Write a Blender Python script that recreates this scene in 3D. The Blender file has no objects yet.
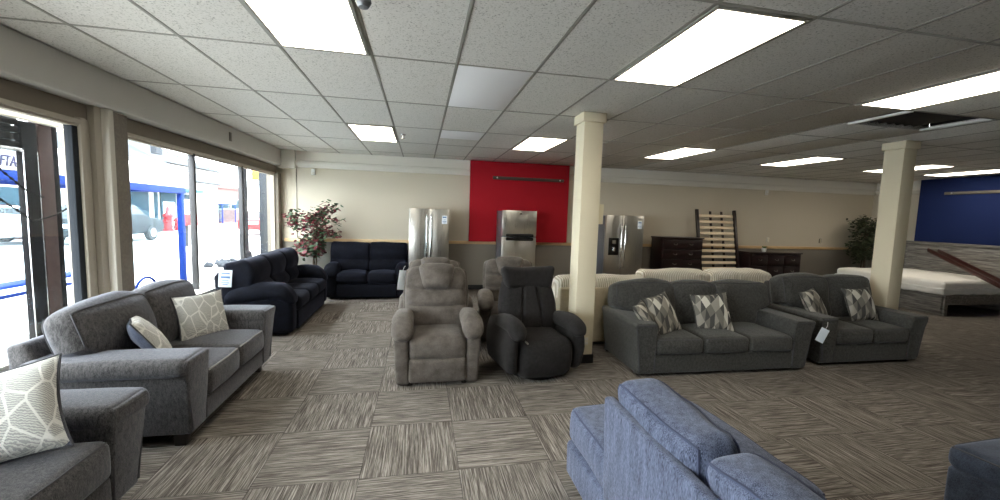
import bpy, bmesh, math, random
from mathutils import Vector, Matrix, noise, Euler

C = bpy.context.scene.collection
SC = bpy.context.scene
R = math.radians
random.seed(7)

# ---------------------------------------------------------------- materials
def nt(name):
    m = bpy.data.materials.new(name); m.use_nodes = True
    t = m.node_tree; b = t.nodes['Principled BSDF']
    return m, t, b

def N(t, kind, **kw):
    n = t.nodes.new(kind)
    for k, v in kw.items():
        if k in n.inputs: n.inputs[k].default_value = v
        else: setattr(n, k, v)
    return n

def ramp(t, fac, stops):
    r = t.nodes.new('ShaderNodeValToRGB'); e = r.color_ramp.elements
    while len(e) < len(stops): e.new(0.5)
    for i, (p, c) in enumerate(stops):
        e[i].position = p; e[i].color = (c[0], c[1], c[2], 1)
    t.links.new(fac, r.inputs['Fac']); return r

def srgb(r, g, b):
    f = lambda c: (c/255/12.92) if c/255 <= .04045 else ((c/255+.055)/1.055)**2.4
    return (f(r), f(g), f(b))

def plain(name, col, rough=.6, metal=0., bump=0., bscale=60, spec=None, var=0.):
    m, t, b = nt(name)
    b.inputs['Base Color'].default_value = (*col, 1)
    b.inputs['Roughness'].default_value = rough
    b.inputs['Metallic'].default_value = metal
    if spec is not None: b.inputs['Specular IOR Level'].default_value = spec
    tc = N(t, 'ShaderNodeTexCoord')
    if var or bump:
        n = N(t, 'ShaderNodeTexNoise', Scale=bscale, Detail=4.)
        t.links.new(tc.outputs['Object'], n.inputs['Vector'])
    if var:
        c0 = tuple(max(0, c*(1-var)) for c in col); c1 = tuple(min(1, c*(1+var)) for c in col)
        rp = ramp(t, n.outputs['Fac'], [(.3, c0), (.7, c1)])
        t.links.new(rp.outputs['Color'], b.inputs['Base Color'])
    if bump:
        bp = N(t, 'ShaderNodeBump', Strength=bump, Distance=.005)
        t.links.new(n.outputs['Fac'], bp.inputs['Height']); t.links.new(bp.outputs['Normal'], b.inputs['Normal'])
    return m

def fabric(name, c0, c1, scale=9, fine=260, sheen=.3, stretch=(1, 1, 1), mixf=.5, tint=(.8, .85, 1.), bump=.35):
    """upholstery: cloudy nap variation, fine weave, soft sheen"""
    m, t, b = nt(name)
    tc = N(t, 'ShaderNodeTexCoord')
    mp = N(t, 'ShaderNodeMapping'); mp.inputs['Scale'].default_value = stretch
    t.links.new(tc.outputs['Object'], mp.inputs['Vector'])
    a = N(t, 'ShaderNodeTexNoise', Scale=scale, Detail=5., Roughness=.6)
    f = N(t, 'ShaderNodeTexNoise', Scale=fine, Detail=2.)
    t.links.new(mp.outputs['Vector'], a.inputs['Vector']); t.links.new(mp.outputs['Vector'], f.inputs['Vector'])
    mx = N(t, 'ShaderNodeMix', data_type='FLOAT'); mx.inputs[0].default_value = mixf
    t.links.new(a.outputs['Fac'], mx.inputs[2]); t.links.new(f.outputs['Fac'], mx.inputs[3])
    rp = ramp(t, mx.outputs[0], [(.36, c0), (.64, c1)])
    t.links.new(rp.outputs['Color'], b.inputs['Base Color'])
    b.inputs['Roughness'].default_value = .9
    b.inputs['Specular IOR Level'].default_value = .15
    b.inputs['Sheen Weight'].default_value = sheen
    b.inputs['Sheen Roughness'].default_value = .45
    b.inputs['Sheen Tint'].default_value = (*tint, 1)
    bp = N(t, 'ShaderNodeBump', Strength=bump, Distance=.004)
    t.links.new(f.outputs['Fac'], bp.inputs['Height']); t.links.new(bp.outputs['Normal'], b.inputs['Normal'])
    return m

def emissive(name, col, s):
    m, t, b = nt(name)
    b.inputs['Base Color'].default_value = (*col, 1)
    b.inputs['Emission Color'].default_value = (*col, 1)
    b.inputs['Emission Strength'].default_value = s
    return m

def glass_mat(name, tint=(1, 1, 1), refl=.06):
    m = bpy.data.materials.new(name); m.use_nodes = True
    t = m.node_tree; t.nodes.clear()
    o = N(t, 'ShaderNodeOutputMaterial')
    tr = N(t, 'ShaderNodeBsdfTransparent'); tr.inputs['Color'].default_value = (*tint, 1)
    gl = N(t, 'ShaderNodeBsdfGlossy'); gl.inputs['Roughness'].default_value = .02
    mx = N(t, 'ShaderNodeMixShader'); mx.inputs[0].default_value = refl
    t.links.new(tr.outputs[0], mx.inputs[1]); t.links.new(gl.outputs[0], mx.inputs[2])
    t.links.new(mx.outputs[0], o.inputs['Surface'])
    return m

def wood(name, c0, c1, axis='X', scale=6, stretch=14, rough=.45, planks=0):
    m, t, b = nt(name)
    tc = N(t, 'ShaderNodeTexCoord'); mp = N(t, 'ShaderNodeMapping')
    s = [stretch]*3; s['XYZ'.index(axis)] = 1.2
    mp.inputs['Scale'].default_value = s
    t.links.new(tc.outputs['Object'], mp.inputs['Vector'])
    n = N(t, 'ShaderNodeTexNoise', Scale=scale*.35, Detail=8., Roughness=.65, Distortion=.6)
    t.links.new(mp.outputs['Vector'], n.inputs['Vector'])
    rp = ramp(t, n.outputs['Fac'], [(.32, c0), (.68, c1)])
    col = rp.outputs['Color']
    t.links.new(col, b.inputs['Base Color'])
    b.inputs['Roughness'].default_value = rough
    bp = N(t, 'ShaderNodeBump', Strength=.15, Distance=.004)
    t.links.new(n.outputs['Fac'], bp.inputs['Height']); t.links.new(bp.outputs['Normal'], b.inputs['Normal'])
    return m

def steel(name, col=(.52, .51, .48)):
    m, t, b = nt(name)
    tc = N(t, 'ShaderNodeTexCoord'); mp = N(t, 'ShaderNodeMapping')
    mp.inputs['Scale'].default_value = (220, 220, 3)
    t.links.new(tc.outputs['Object'], mp.inputs['Vector'])
    n = N(t, 'ShaderNodeTexNoise', Scale=1., Detail=3.)
    t.links.new(mp.outputs['Vector'], n.inputs['Vector'])
    b.inputs['Base Color'].default_value = (*col, 1)
    b.inputs['Metallic'].default_value = 1.
    rp = ramp(t, n.outputs['Fac'], [(.3, (.27, .27, .27)), (.7, (.31, .31, .31))])
    t.links.new(rp.outputs['Color'], b.inputs['Roughness'])
    return m

def carpet_mat():
    m, t, b = nt('carpet_tiles')
    L = t.links
    tc = N(t, 'ShaderNodeTexCoord')
    off = N(t, 'ShaderNodeMapping'); off.vector_type = 'POINT'
    S = 1/.61
    off.inputs['Location'].default_value = (-.26*S, -2.435*S, 0); off.inputs['Scale'].default_value = (S, S, S)
    L.new(tc.outputs['Object'], off.inputs['Vector'])
    sx = N(t, 'ShaderNodeSeparateXYZ'); L.new(off.outputs['Vector'], sx.inputs[0])
    def M(op, a, bb=None):
        n = N(t, 'ShaderNodeMath', operation=op)
        for i, x in enumerate((a, bb)):
            if x is None: continue
            if isinstance(x, (int, float)): n.inputs[i].default_value = x
            else: L.new(x, n.inputs[i])
        return n.outputs[0]
    fx, fy = M('FLOOR', sx.outputs['X']), M('FLOOR', sx.outputs['Y'])
    par = M('FLOORED_MODULO', M('ADD', fx, fy), 2.)       # 1: streaks run along y
    wn = N(t, 'ShaderNodeTexWhiteNoise', noise_dimensions='2D')
    cb = N(t, 'ShaderNodeCombineXYZ'); L.new(fx, cb.inputs[0]); L.new(fy, cb.inputs[1]); L.new(cb.outputs[0], wn.inputs['Vector'])
    def streak(sc):
        mp = N(t, 'ShaderNodeMapping'); mp.inputs['Scale'].default_value = sc
        L.new(tc.outputs['Object'], mp.inputs['Vector'])
        ad = N(t, 'ShaderNodeVectorMath', operation='ADD'); L.new(mp.outputs['Vector'], ad.inputs[0])
        sc2 = N(t, 'ShaderNodeVectorMath', operation='SCALE'); L.new(wn.outputs['Color'], sc2.inputs[0]); sc2.inputs['Scale'].default_value = 40.
        L.new(sc2.outputs[0], ad.inputs[1])
        n = N(t, 'ShaderNodeTexNoise', Scale=1., Detail=3., Roughness=.72)
        L.new(ad.outputs[0], n.inputs['Vector']); return n.outputs['Fac']
    a, c = streak((4, 145, 1)), streak((145, 4, 1))
    mx = N(t, 'ShaderNodeMix', data_type='FLOAT')
    L.new(par, mx.inputs[0]); L.new(a, mx.inputs[2]); L.new(c, mx.inputs[3])
    rp = ramp(t, mx.outputs[0], [(.34, srgb(66, 61, 56)), (.5, srgb(112, 106, 99)), (.67, srgb(168, 162, 154))])
    # tile seams and small tone differences from tile to tile
    frx, fry = M('FRACT', sx.outputs['X']), M('FRACT', sx.outputs['Y'])
    ex = M('MINIMUM', frx, M('SUBTRACT', 1., frx)); ey = M('MINIMUM', fry, M('SUBTRACT', 1., fry))
    seam = M('LESS_THAN', M('MINIMUM', ex, ey), .006)
    hs = N(t, 'ShaderNodeHueSaturation'); L.new(rp.outputs['Color'], hs.inputs['Color'])
    val = M('SUBTRACT', M('ADD', M('MULTIPLY', wn.outputs['Value'], .14), .93), M('MULTIPLY', seam, .35))
    L.new(val, hs.inputs['Value'])
    L.new(hs.outputs['Color'], b.inputs['Base Color'])
    b.inputs['Roughness'].default_value = .95; b.inputs['Specular IOR Level'].default_value = .1
    bp = N(t, 'ShaderNodeBump', Strength=.5, Distance=.006)
    L.new(mx.outputs[0], bp.inputs['Height']); L.new(bp.outputs['Normal'], b.inputs['Normal'])
    return m

def ceiling_mat():
    m, t, b = nt('acoustic_tile')
    L = t.links
    tc = N(t, 'ShaderNodeTexCoord')
    n = N(t, 'ShaderNodeTexNoise', Scale=95., Detail=2.)
    n2 = N(t, 'ShaderNodeTexNoise', Scale=5., Detail=3.)
    L.new(tc.outputs['Object'], n.inputs['Vector']); L.new(tc.outputs['Object'], n2.inputs['Vector'])
    rp = ramp(t, n.outputs['Fac'], [(.3, srgb(150, 149, 143)), (.4, srgb(208, 206, 200)), (.6, srgb(216, 214, 209))])
    L.new(rp.outputs['Color'], b.inputs['Base Color'])
    b.inputs['Roughness'].default_value = .95; b.inputs['Specular IOR Level'].default_value = .1
    bp = N(t, 'ShaderNodeBump', Strength=.25, Distance=.003)
    L.new(n.outputs['Fac'], bp.inputs['Height']); L.new(bp.outputs['Normal'], b.inputs['Normal'])
    return m

def wall_mat(name, up, low=None, split=1.0):
    """painted drywall: one colour above the chair rail, another below"""
    m, t, b = nt(name)
    L = t.links
    tc = N(t, 'ShaderNodeTexCoord')
    n = N(t, 'ShaderNodeTexNoise', Scale=70., Detail=4.)
    L.new(tc.outputs['Object'], n.inputs['Vector'])
    b.inputs['Base Color'].default_value = (*up, 1)
    if low:
        sx = N(t, 'ShaderNodeSeparateXYZ'); L.new(tc.outputs['Object'], sx.inputs[0])
        g = N(t, 'ShaderNodeMath', operation='GREATER_THAN'); L.new(sx.outputs['Z'], g.inputs[0]); g.inputs[1].default_value = split
        mx = N(t, 'ShaderNodeMix', data_type='RGBA'); L.new(g.outputs[0], mx.inputs[0])
        mx.inputs[6].default_value = (*low, 1); mx.inputs[7].default_value = (*up, 1)
        L.new(mx.outputs[2], b.inputs['Base Color'])
    b.inputs['Roughness'].default_value = .85; b.inputs['Specular IOR Level'].default_value = .2
    bp = N(t, 'ShaderNodeBump', Strength=.35, Distance=.003)
    L.new(n.outputs['Fac'], bp.inputs['Height']); L.new(bp.outputs['Normal'], b.inputs['Normal'])
    return m

def corduroy_mat():
    m, t, b = nt('cream_corduroy')
    L = t.links
    tc = N(t, 'ShaderNodeTexCoord')
    w = N(t, 'ShaderNodeTexWave', wave_type='BANDS', bands_direction='X', wave_profile='SIN')
    w.inputs['Scale'].default_value = 11.; w.inputs['Distortion'].default_value = .25
    L.new(tc.outputs['Object'], w.inputs['Vector'])
    rp = ramp(t, w.outputs['Fac'], [(0., srgb(186, 174, 148)), (.3, srgb(232, 224, 207)), (1., srgb(248, 243, 232))])
    L.new(rp.outputs['Color'], b.inputs['Base Color'])
    b.inputs['Roughness'].default_value = .95; b.inputs['Sheen Weight'].default_value = .3
    bp = N(t, 'ShaderNodeBump', Strength=.9, Distance=.012)
    L.new(w.outputs['Fac'], bp.inputs['Height']); L.new(bp.outputs['Normal'], b.inputs['Normal'])
    return m

def leaf_print_mat():
    """pale cushion cloth with outlined oval leaves filled with rows of stitches"""
    m, t, b = nt('leaf_print_cloth')
    L = t.links
    tc = N(t, 'ShaderNodeTexCoord')
    mp = N(t, 'ShaderNodeMapping'); mp.inputs['Scale'].default_value = (12, 12, 7); mp.inputs['Rotation'].default_value = (0, R(38), 0)
    L.new(tc.outputs['Object'], mp.inputs['Vector'])
    v = N(t, 'ShaderNodeTexVoronoi', feature='DISTANCE_TO_EDGE', voronoi_dimensions='3D'); v.inputs['Scale'].default_value = 1.; v.inputs['Randomness'].default_value = .75
    L.new(mp.outputs['Vector'], v.inputs['Vector'])
    w = N(t, 'ShaderNodeTexWave', wave_type='BANDS', bands_direction='DIAGONAL'); w.inputs['Scale'].default_value = 6.; w.inputs['Distortion'].default_value = 6.; w.inputs['Detail'].default_value = 2.
    L.new(mp.outputs['Vector'], w.inputs['Vector'])
    st = ramp(t, w.outputs['Fac'], [(.35, srgb(166, 167, 163)), (.6, srgb(208, 207, 200))])
    ed = ramp(t, v.outputs['Distance'], [(.03, (1, 1, 1)), (.05, (0, 0, 0))])
    mx = N(t, 'ShaderNodeMix', data_type='RGBA'); L.new(ed.outputs['Color'], mx.inputs[0])
    L.new(st.outputs['Color'], mx.inputs[6]); mx.inputs[7].default_value = (*srgb(230, 229, 223), 1)
    L.new(mx.outputs[2], b.inputs['Base Color'])
    b.inputs['Roughness'].default_value = .9
    bp = N(t, 'ShaderNodeBump', Strength=.4, Distance=.004)
    L.new(w.outputs['Fac'], bp.inputs['Height']); L.new(bp.outputs['Normal'], b.inputs['Normal'])
    return m

def angular_mat():
    """grey, taupe and pale angular shapes woven on a cushion"""
    m, t, b = nt('angular_print_cloth')
    L = t.links
    tc = N(t, 'ShaderNodeTexCoord')
    mp = N(t, 'ShaderNodeMapping'); mp.inputs['Scale'].default_value = (13.5, 13.5, 9); mp.inputs['Rotation'].default_value = (0, R(25), 0)
    L.new(tc.outputs['Object'], mp.inputs['Vector'])
    sx = N(t, 'ShaderNodeSeparateXYZ'); L.new(mp.outputs['Vector'], sx.inputs[0])
    def Mt(op, a, bb=0.):
        n = N(t, 'ShaderNodeMath', operation=op)
        for i, x in enumerate((a, bb)):
            if isinstance(x, (int, float)): n.inputs[i].default_value = x
            else: L.new(x, n.inputs[i])
        return n.outputs[0]
    X, Z = sx.outputs['X'], sx.outputs['Z']
    half = Mt('GREATER_THAN', Mt('FRACT', X), Mt('FRACT', Z))
    cb = N(t, 'ShaderNodeCombineXYZ'); L.new(Mt('FLOOR', X), cb.inputs[0]); L.new(Mt('FLOOR', Z), cb.inputs[1]); L.new(half, cb.inputs[2])
    wn = N(t, 'ShaderNodeTexWhiteNoise', noise_dimensions='3D'); L.new(cb.outputs[0], wn.inputs['Vector'])
    rp = ramp(t, wn.outputs['Value'], [(0., srgb(74, 74, 72)), (.25, srgb(118, 116, 108)), (.5, srgb(156, 152, 142)), (.72, srgb(214, 212, 202))])
    rp.color_ramp.interpolation = 'CONSTANT'
    L.new(rp.outputs['Color'], b.inputs['Base Color']); b.inputs['Roughness'].default_value = .9
    return m

def grey_plank_mat():
    return wood('weathered_grey_wood', srgb(64, 62, 60), srgb(158, 154, 148), axis='Y', scale=7, stretch=16, rough=.6)

M = {}
M['carpet'] = carpet_mat()
M['ceil'] = ceiling_mat()
M['ceil_new'] = plain('smooth_new_tile', srgb(236, 236, 238), .9)
M['grid'] = plain('ceiling_grid_metal', srgb(140, 138, 130), .6)
M['wall'] = wall_mat('beige_wall', srgb(202, 193, 175), srgb(136, 130, 121), 1.0)
M['wall_up'] = wall_mat('soffit_paint', srgb(198, 196, 191))
M['frame_paint'] = wall_mat('window_frame_paint', srgb(176, 169, 156))
M['pillar'] = wall_mat('pillar_paint', srgb(204, 199, 188))
M['pier_shade'] = plain('shaded_pier_paint', srgb(128, 121, 112), .9, var=.12, bscale=50, bump=.3)  # pier paint darkened: shade of its room side put into the colour
M['head_paint'] = wall_mat('window_head_paint', srgb(128, 120, 109))  # darker taupe than the window frames
M['crown'] = plain('white_crown', srgb(222, 218, 208), .7)
M['rail'] = wood('pale_maple', srgb(206, 172, 122), srgb(226, 196, 150), 'X', 6, 14)
M['black'] = plain('black_vinyl', srgb(22, 22, 24), .5)
M['dark_metal'] = plain('dark_window_metal', srgb(62, 62, 64), .45, .3)
M['column'] = wall_mat('cream_column', srgb(220, 210, 184))
M['red'] = wall_mat('red_panel', srgb(166, 26, 38))
M['blue'] = wall_mat('blue_panel', srgb(28, 42, 88))
M['strip_brown'] = plain('brown_strip', srgb(70, 48, 42), .5)
M['strip_grey'] = plain('grey_strip', srgb(120, 116, 108), .4, .4)
M['screw'] = plain('screw_head', srgb(190, 190, 184), .3, 1)
M['glass'] = glass_mat('window_glass', (.96, .98, .98), .04)
M['shelter_glass'] = glass_mat('shelter_glass', (.82, .9, .93), .012)
M['lamp'] = emissive('light_diffuser', (1., .91, .76), 5.0)
M['white'] = plain('white_plastic', srgb(232, 232, 228), .4)
M['offwhite'] = plain('ivory_plastic', srgb(222, 212, 180), .4)
M['paper'] = plain('paper_card', srgb(226, 236, 246), .7)
M['print'] = plain('printed_ink', srgb(96, 130, 180), .7)
M['grey_sofa'] = fabric('grey_chenille', srgb(40, 39, 40), srgb(98, 96, 95), 50, 210, .4, mixf=.5, stretch=(1.3,1.3,.45))
M['grey_sofa_pipe'] = plain('sofa_piping', srgb(66, 66, 70), .8)
M['pale_pipe'] = plain('pale_piping', srgb(150, 148, 146), .8)
M['charcoal'] = fabric('charcoal_chenille', srgb(36, 36, 35), srgb(86, 86, 83), 40, 230, .22, mixf=.6, tint=(1, 1, .96))
M['navy'] = fabric('midnight_velvet', srgb(7, 8, 13), srgb(19, 22, 33), 10, 160, .09, tint=(.4, .45, .7))
M['taupe'] = fabric('taupe_suede', srgb(72, 67, 62), srgb(114, 107, 101), 9, 300, .2, mixf=.45, tint=(1, .95, .9))
M['taupe_dark'] = fabric('taupe_suede_dark', srgb(78, 72, 68), srgb(112, 105, 99), 7, 300, .25, mixf=.35, tint=(1, .95, .9))
M['black_fab'] = fabric('black_tweed', srgb(27, 26, 26), srgb(47, 45, 45), 30, 320, .08, mixf=.6, tint=(1, .97, .95))
M['blue_sofa'] = fabric('slate_blue_velvet', srgb(38, 44, 61), srgb(114, 123, 147), 14, 150, .35, stretch=(2.4, 2.4, .4), mixf=.62)
M['ottoman'] = fabric('dusk_blue_cloth', srgb(38, 43, 53), srgb(70, 77, 90), 14, 200, .3)
M['cord'] = corduroy_mat()
M['cream_back'] = fabric('cream_cloth', srgb(190, 178, 152), srgb(214, 203, 178), 10, 200, .2)
M['leafprint'] = leaf_print_mat()
M['angular'] = angular_mat()
M['pil_back'] = fabric('slate_cushion_back', srgb(58, 64, 80), srgb(92, 98, 114), 10, 200, .3)
M['blue_pipe'] = plain('blue_piping', srgb(66, 74, 98), .8)
M['leg'] = plain('espresso_leg', srgb(26, 20, 18), .4)
M['steel'] = steel('brushed_steel')
M['steel_side'] = plain('fridge_side', srgb(126, 130, 136), .45, .5)
M['handle'] = plain('satin_handle', srgb(214, 214, 212), .22, 1.)
M['gloss_black'] = plain('gloss_black', srgb(12, 12, 14), .2)
M['cherry'] = wood('dark_cherry', srgb(16, 8, 8), srgb(36, 16, 16), 'X', 6, 12, .35)
M['cherry_rail'] = wood('cherry_rail_wood', srgb(48, 22, 20), srgb(82, 40, 34), 'Y', 6, 12, .35)
M['slat'] = wood('pine_slat', srgb(222, 200, 166), srgb(240, 224, 196), 'X', 5, 12)
M['bedwood'] = grey_plank_mat()
M['mattress'] = plain('mattress_cover', srgb(246, 244, 238), .75, bump=.3, bscale=20)
M['plastic'] = plain('plastic_wrap', srgb(228, 228, 224), .15, bump=.8, bscale=14)
M['bark'] = wood('tree_bark', srgb(60, 46, 36), srgb(98, 80, 64), 'Z', 8, 10, .8)
M['leaf_g'] = plain('green_leaf', srgb(70, 92, 66), .5, var=.5, bscale=7)
M['leaf_r'] = plain('burgundy_leaf', srgb(112, 44, 54), .5, var=.5, bscale=7)
M['leaf_d'] = plain('dark_leaf', srgb(58, 66, 44), .5, var=.5, bscale=7)
M['leaf_b'] = plain('bright_leaf', srgb(84, 120, 52), .5, var=.3, bscale=30)
M['basket'] = wood('woven_basket', srgb(80, 60, 40), srgb(130, 100, 70), 'X', 20, 8, .8)
# outdoors
M['pave'] = plain('pale_concrete', srgb(206, 204, 200), .9, var=.06, bscale=3)
M['gravel'] = plain('speckled_gravel', srgb(104, 101, 97), .9, var=.5, bscale=60)
M['road'] = plain('street_asphalt', srgb(186, 186, 186), .9, var=.06, bscale=2)
M['sh_blue'] = plain('shelter_blue', srgb(16, 44, 112), .8, spec=.15)
M['sh_white'] = plain('shelter_white', srgb(232, 236, 242), .6)
M['navy_ink'] = plain('navy_lettering', srgb(8, 14, 56), .6)
M['out_dark'] = plain('entry_bronze', srgb(12, 12, 15), .85, spec=.15)
M['out_brick'] = plain('brown_pier', srgb(52, 36, 34), .85, var=.25, bscale=18)
M['out_grey'] = plain('galvanised', srgb(46, 50, 55), .85, spec=.15)
M['brick'] = plain('street_brick', srgb(84, 60, 58), .9, var=.25, bscale=9)
M['stucco'] = plain('pale_stucco', srgb(150, 148, 144), .9, var=.06)
M['roofing'] = plain('grey_shingle', srgb(62, 66, 70), .95, var=.15, bscale=2, spec=.05)
M['teal'] = plain('teal_fascia', srgb(44, 78, 88), .8, spec=.1)
M['teal_glass'] = plain('shop_glass', srgb(26, 46, 56), .7, spec=.1)
M['yellow'] = plain('yellow_sign', srgb(210, 150, 24), .5)
M['red_paint'] = plain('red_paint', srgb(128, 10, 18), .35)
M['car_black'] = plain('black_car_paint', srgb(18, 21, 26), .5, spec=.15)
M['car_glass'] = plain('car_glass', srgb(20, 26, 32), .3, spec=.2)
M['tyre'] = plain('tyre_rubber', srgb(34, 34, 36), .8)
M['chrome'] = plain('chrome', srgb(200, 202, 206), .2, 1.)

# ---------------------------------------------------------------- geometry helpers
class Geo:
    def __init__(s): s.v = []; s.f = []
    def add(s, v, f, mat=None):
        o = len(s.v)
        s.v += [tuple(mat @ Vector(p)) if mat is not None else tuple(p) for p in v]
        s.f += [tuple(i+o for i in q) for q in f]
        return s
    def box(s, lo, hi, bev=.004, mat=None):
        c = [(a+b)/2 for a, b in zip(lo, hi)]; d = [abs(b-a) for a, b in zip(lo, hi)]
        v, f, _ = soft(d, min(bev, min(d)*.45), (1, 1, 1), k=2 if bev > .01 else 1)
        T = Matrix.Translation(c)
        return s.add(v, f, T if mat is None else mat @ T)
    def soft(s, size, r, loc=(0, 0, 0), rot=(0, 0, 0), **kw):
        v, f, m = soft(size, r, **kw)
        T = Matrix.Translation(loc) @ Euler(rot).to_matrix().to_4x4()
        s.add(v, f, T)
        return lambda q: T @ m(q)
    def tube(s, pts, r, n=6, closed=False, cap=True):
        pts = [Vector(p) for p in pts]; k = len(pts)
        rr = r if isinstance(r, (list, tuple)) else [r]*k
        o = len(s.v); up = None
        for i, p in enumerate(pts):
            if closed: d = pts[(i+1) % k]-pts[i-1]
            else: d = pts[min(i+1, k-1)]-pts[max(i-1, 0)]
            if d.length < 1e-9: d = Vector((0, 0, 1))
            d.normalize()
            if up is None:
                up = d.orthogonal().normalized()
            else:
                up = (up-d*up.dot(d))
                up = up.normalized() if up.length > 1e-6 else d.orthogonal().normalized()
            w = d.cross(up)
            for j in range(n):
                a = 2*math.pi*j/n
                s.v.append(tuple(p+(up*math.cos(a)+w*math.sin(a))*rr[i]))
        for i in range(k if closed else k-1):
            a, b = o+i*n, o+((i+1) % k)*n
            for j in range(n): s.f.append((a+j, a+(j+1) % n, b+(j+1) % n, b+j))
        if cap and not closed:
            s.f.append(tuple(o+j for j in range(n))[::-1]); s.f.append(tuple(o+(k-1)*n+j for j in range(n)))
        return s
    def lathe(s, prof, loc=(0, 0, 0), n=20, axis='Z'):
        o = len(s.v); k = len(prof)
        for r, z in prof:
            for j in range(n):
                a = 2*math.pi*j/n; p = (r*math.cos(a), r*math.sin(a), z)
                if axis == 'X': p = (z, p[0], p[1])
                if axis == 'Y': p = (p[1], z, p[0])
                s.v.append(tuple(Vector(p)+Vector(loc)))
        for i in range(k-1):
            for j in range(n): s.f.append((o+i*n+j, o+i*n+(j+1) % n, o+(i+1)*n+(j+1) % n, o+(i+1)*n+j))
        s.f.append(tuple(o+j for j in range(n))[::-1]); s.f.append(tuple(o+(k-1)*n+j for j in range(n)))
        return s
    def prism(s, pts, axis, a, b, bev=0., seg=3, mat=None):
        """outline pts in the plane across axis, extruded from a to b, edges rounded"""
        bm = bmesh.new()
        def P(u, w, t): return {'X': (t, u, w), 'Y': (u, t, w), 'Z': (u, w, t)}[axis]
        v0 = [bm.verts.new(P(u, w, a)) for u, w in pts]; v1 = [bm.verts.new(P(u, w, b)) for u, w in pts]
        n = len(pts)
        bm.faces.new(v0); bm.faces.new(v1[::-1])
        for i in range(n): bm.faces.new((v0[i], v0[(i+1) % n], v1[(i+1) % n], v1[i]))
        bmesh.ops.recalc_face_normals(bm, faces=bm.faces)
        if bev: bmesh.ops.bevel(bm, geom=list(bm.edges), offset=bev, segments=seg, profile=.5, affect='EDGES', clamp_overlap=True)
        bm.verts.index_update()
        v = [tuple(x.co) for x in bm.verts]; f = [tuple(x.index for x in q.verts) for q in bm.faces]
        bm.free()
        return s.add(v, f, mat)

def soft(size, r, n=(10, 10, 10), k=3, puff=(0, 0, 0), amp=0., nscale=5., seed=0, fn=None):
    """rounded box; faces bulge by puff, cloth noise amp, then fn(point) bends it"""
    h = [x/2 for x in size]; r = min(r, min(h)*.98)
    def axis(i):
        a = h[i]-r
        inner = [-a+2*a*j/n[i] for j in range(n[i]+1)]
        arc = [a+r*math.tan(R(45*j/k)) for j in range(1, k+1)]
        return [-x for x in arc[::-1]]+inner+arc
    ax = [axis(i) for i in range(3)]
    sv = Vector((seed*3.1, seed*1.7, seed*2.3))
    def m(p):
        p = Vector(p)
        q = Vector([max(-(h[i]-r), min(h[i]-r, p[i])) for i in range(3)])
        d = p-q
        if d.length > 1e-9: q = q+d.normalized()*r
        u = [min(1, abs(q[i]/h[i])) for i in range(3)]
        o = Vector(q)
        for i in range(3):
            if puff[i]:
                j, l = [x for x in range(3) if x != i]
                o[i] += puff[i]*(q[i]/h[i])*(1-u[j]**2)*(1-u[l]**2)
        if amp:
            o += noise.noise_vector(o*nscale+sv)*amp
        return Vector(fn(o)) if fn else o
    idx = {}; v = []; f = []
    def vid(i, j, l):
        key = (i, j, l)
        if key not in idx:
            idx[key] = len(v); v.append(tuple(m((ax[0][i], ax[1][j], ax[2][l]))))
        return idx[key]
    nx, ny, nz = [len(a)-1 for a in ax]
    for i in range(nx):
        for j in range(ny):
            f.append((vid(i, j, 0), vid(i, j+1, 0), vid(i+1, j+1, 0), vid(i+1, j, 0)))
            f.append((vid(i, j, nz), vid(i+1, j, nz), vid(i+1, j+1, nz), vid(i, j+1, nz)))
    for i in range(nx):
        for l in range(nz):
            f.append((vid(i, 0, l), vid(i+1, 0, l), vid(i+1, 0, l+1), vid(i, 0, l+1)))
            f.append((vid(i, ny, l), vid(i, ny, l+1), vid(i+1, ny, l+1), vid(i+1, ny, l)))
    for j in range(ny):
        for l in range(nz):
            f.append((vid(0, j, l), vid(0, j, l+1), vid(0, j+1, l+1), vid(0, j+1, l)))
            f.append((vid(nx, j, l), vid(nx, j+1, l), vid(nx, j+1, l+1), vid(nx, j, l+1)))
    return v, f, m

def obj(name, g, mat, parent=None, label=None, ang=38):
    me = bpy.data.meshes.new(name)
    me.from_pydata(g.v, [], g.f); me.update()
    if isinstance(mat, (list, tuple)):
        for x in mat: me.materials.append(x)
    else: me.materials.append(mat)
    for p in me.polygons: p.use_smooth = True
    try: me.set_sharp_from_angle(angle=R(ang))
    except Exception: pass
    o = bpy.data.objects.new(name, me); C.objects.link(o)
    if parent is not None: o.parent = parent
    if label: o['label'] = label
    return o

def tag(o, label, cat, group=None):
    o['label'] = label; o['category'] = cat
    if group: o['group'] = group
    return o

def thing(name, label, cat, loc=(0, 0, 0), rz=0., group=None):
    o = bpy.data.objects.new(name, None); C.objects.link(o)
    o.empty_display_size = .1
    o.location = loc; o.rotation_euler = (0, 0, R(rz))
    return tag(o, label, cat, group)

def struct(name, g, mat, parent=None):
    o = obj(name, g, mat, parent)
    o['kind'] = 'structure'
    return o

def dup(root, loc, rz, label, group=None):
    r = root.copy(); C.objects.link(r); r.location = loc; r.rotation_euler = (0, 0, R(rz)); r['label'] = label
    if group: r['group'] = group
    for ch in list(root.children):
        c = ch.copy(); C.objects.link(c); c.parent = r
        for gch in list(ch.children):
            d = gch.copy(); C.objects.link(d); d.parent = c
    return r

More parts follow.
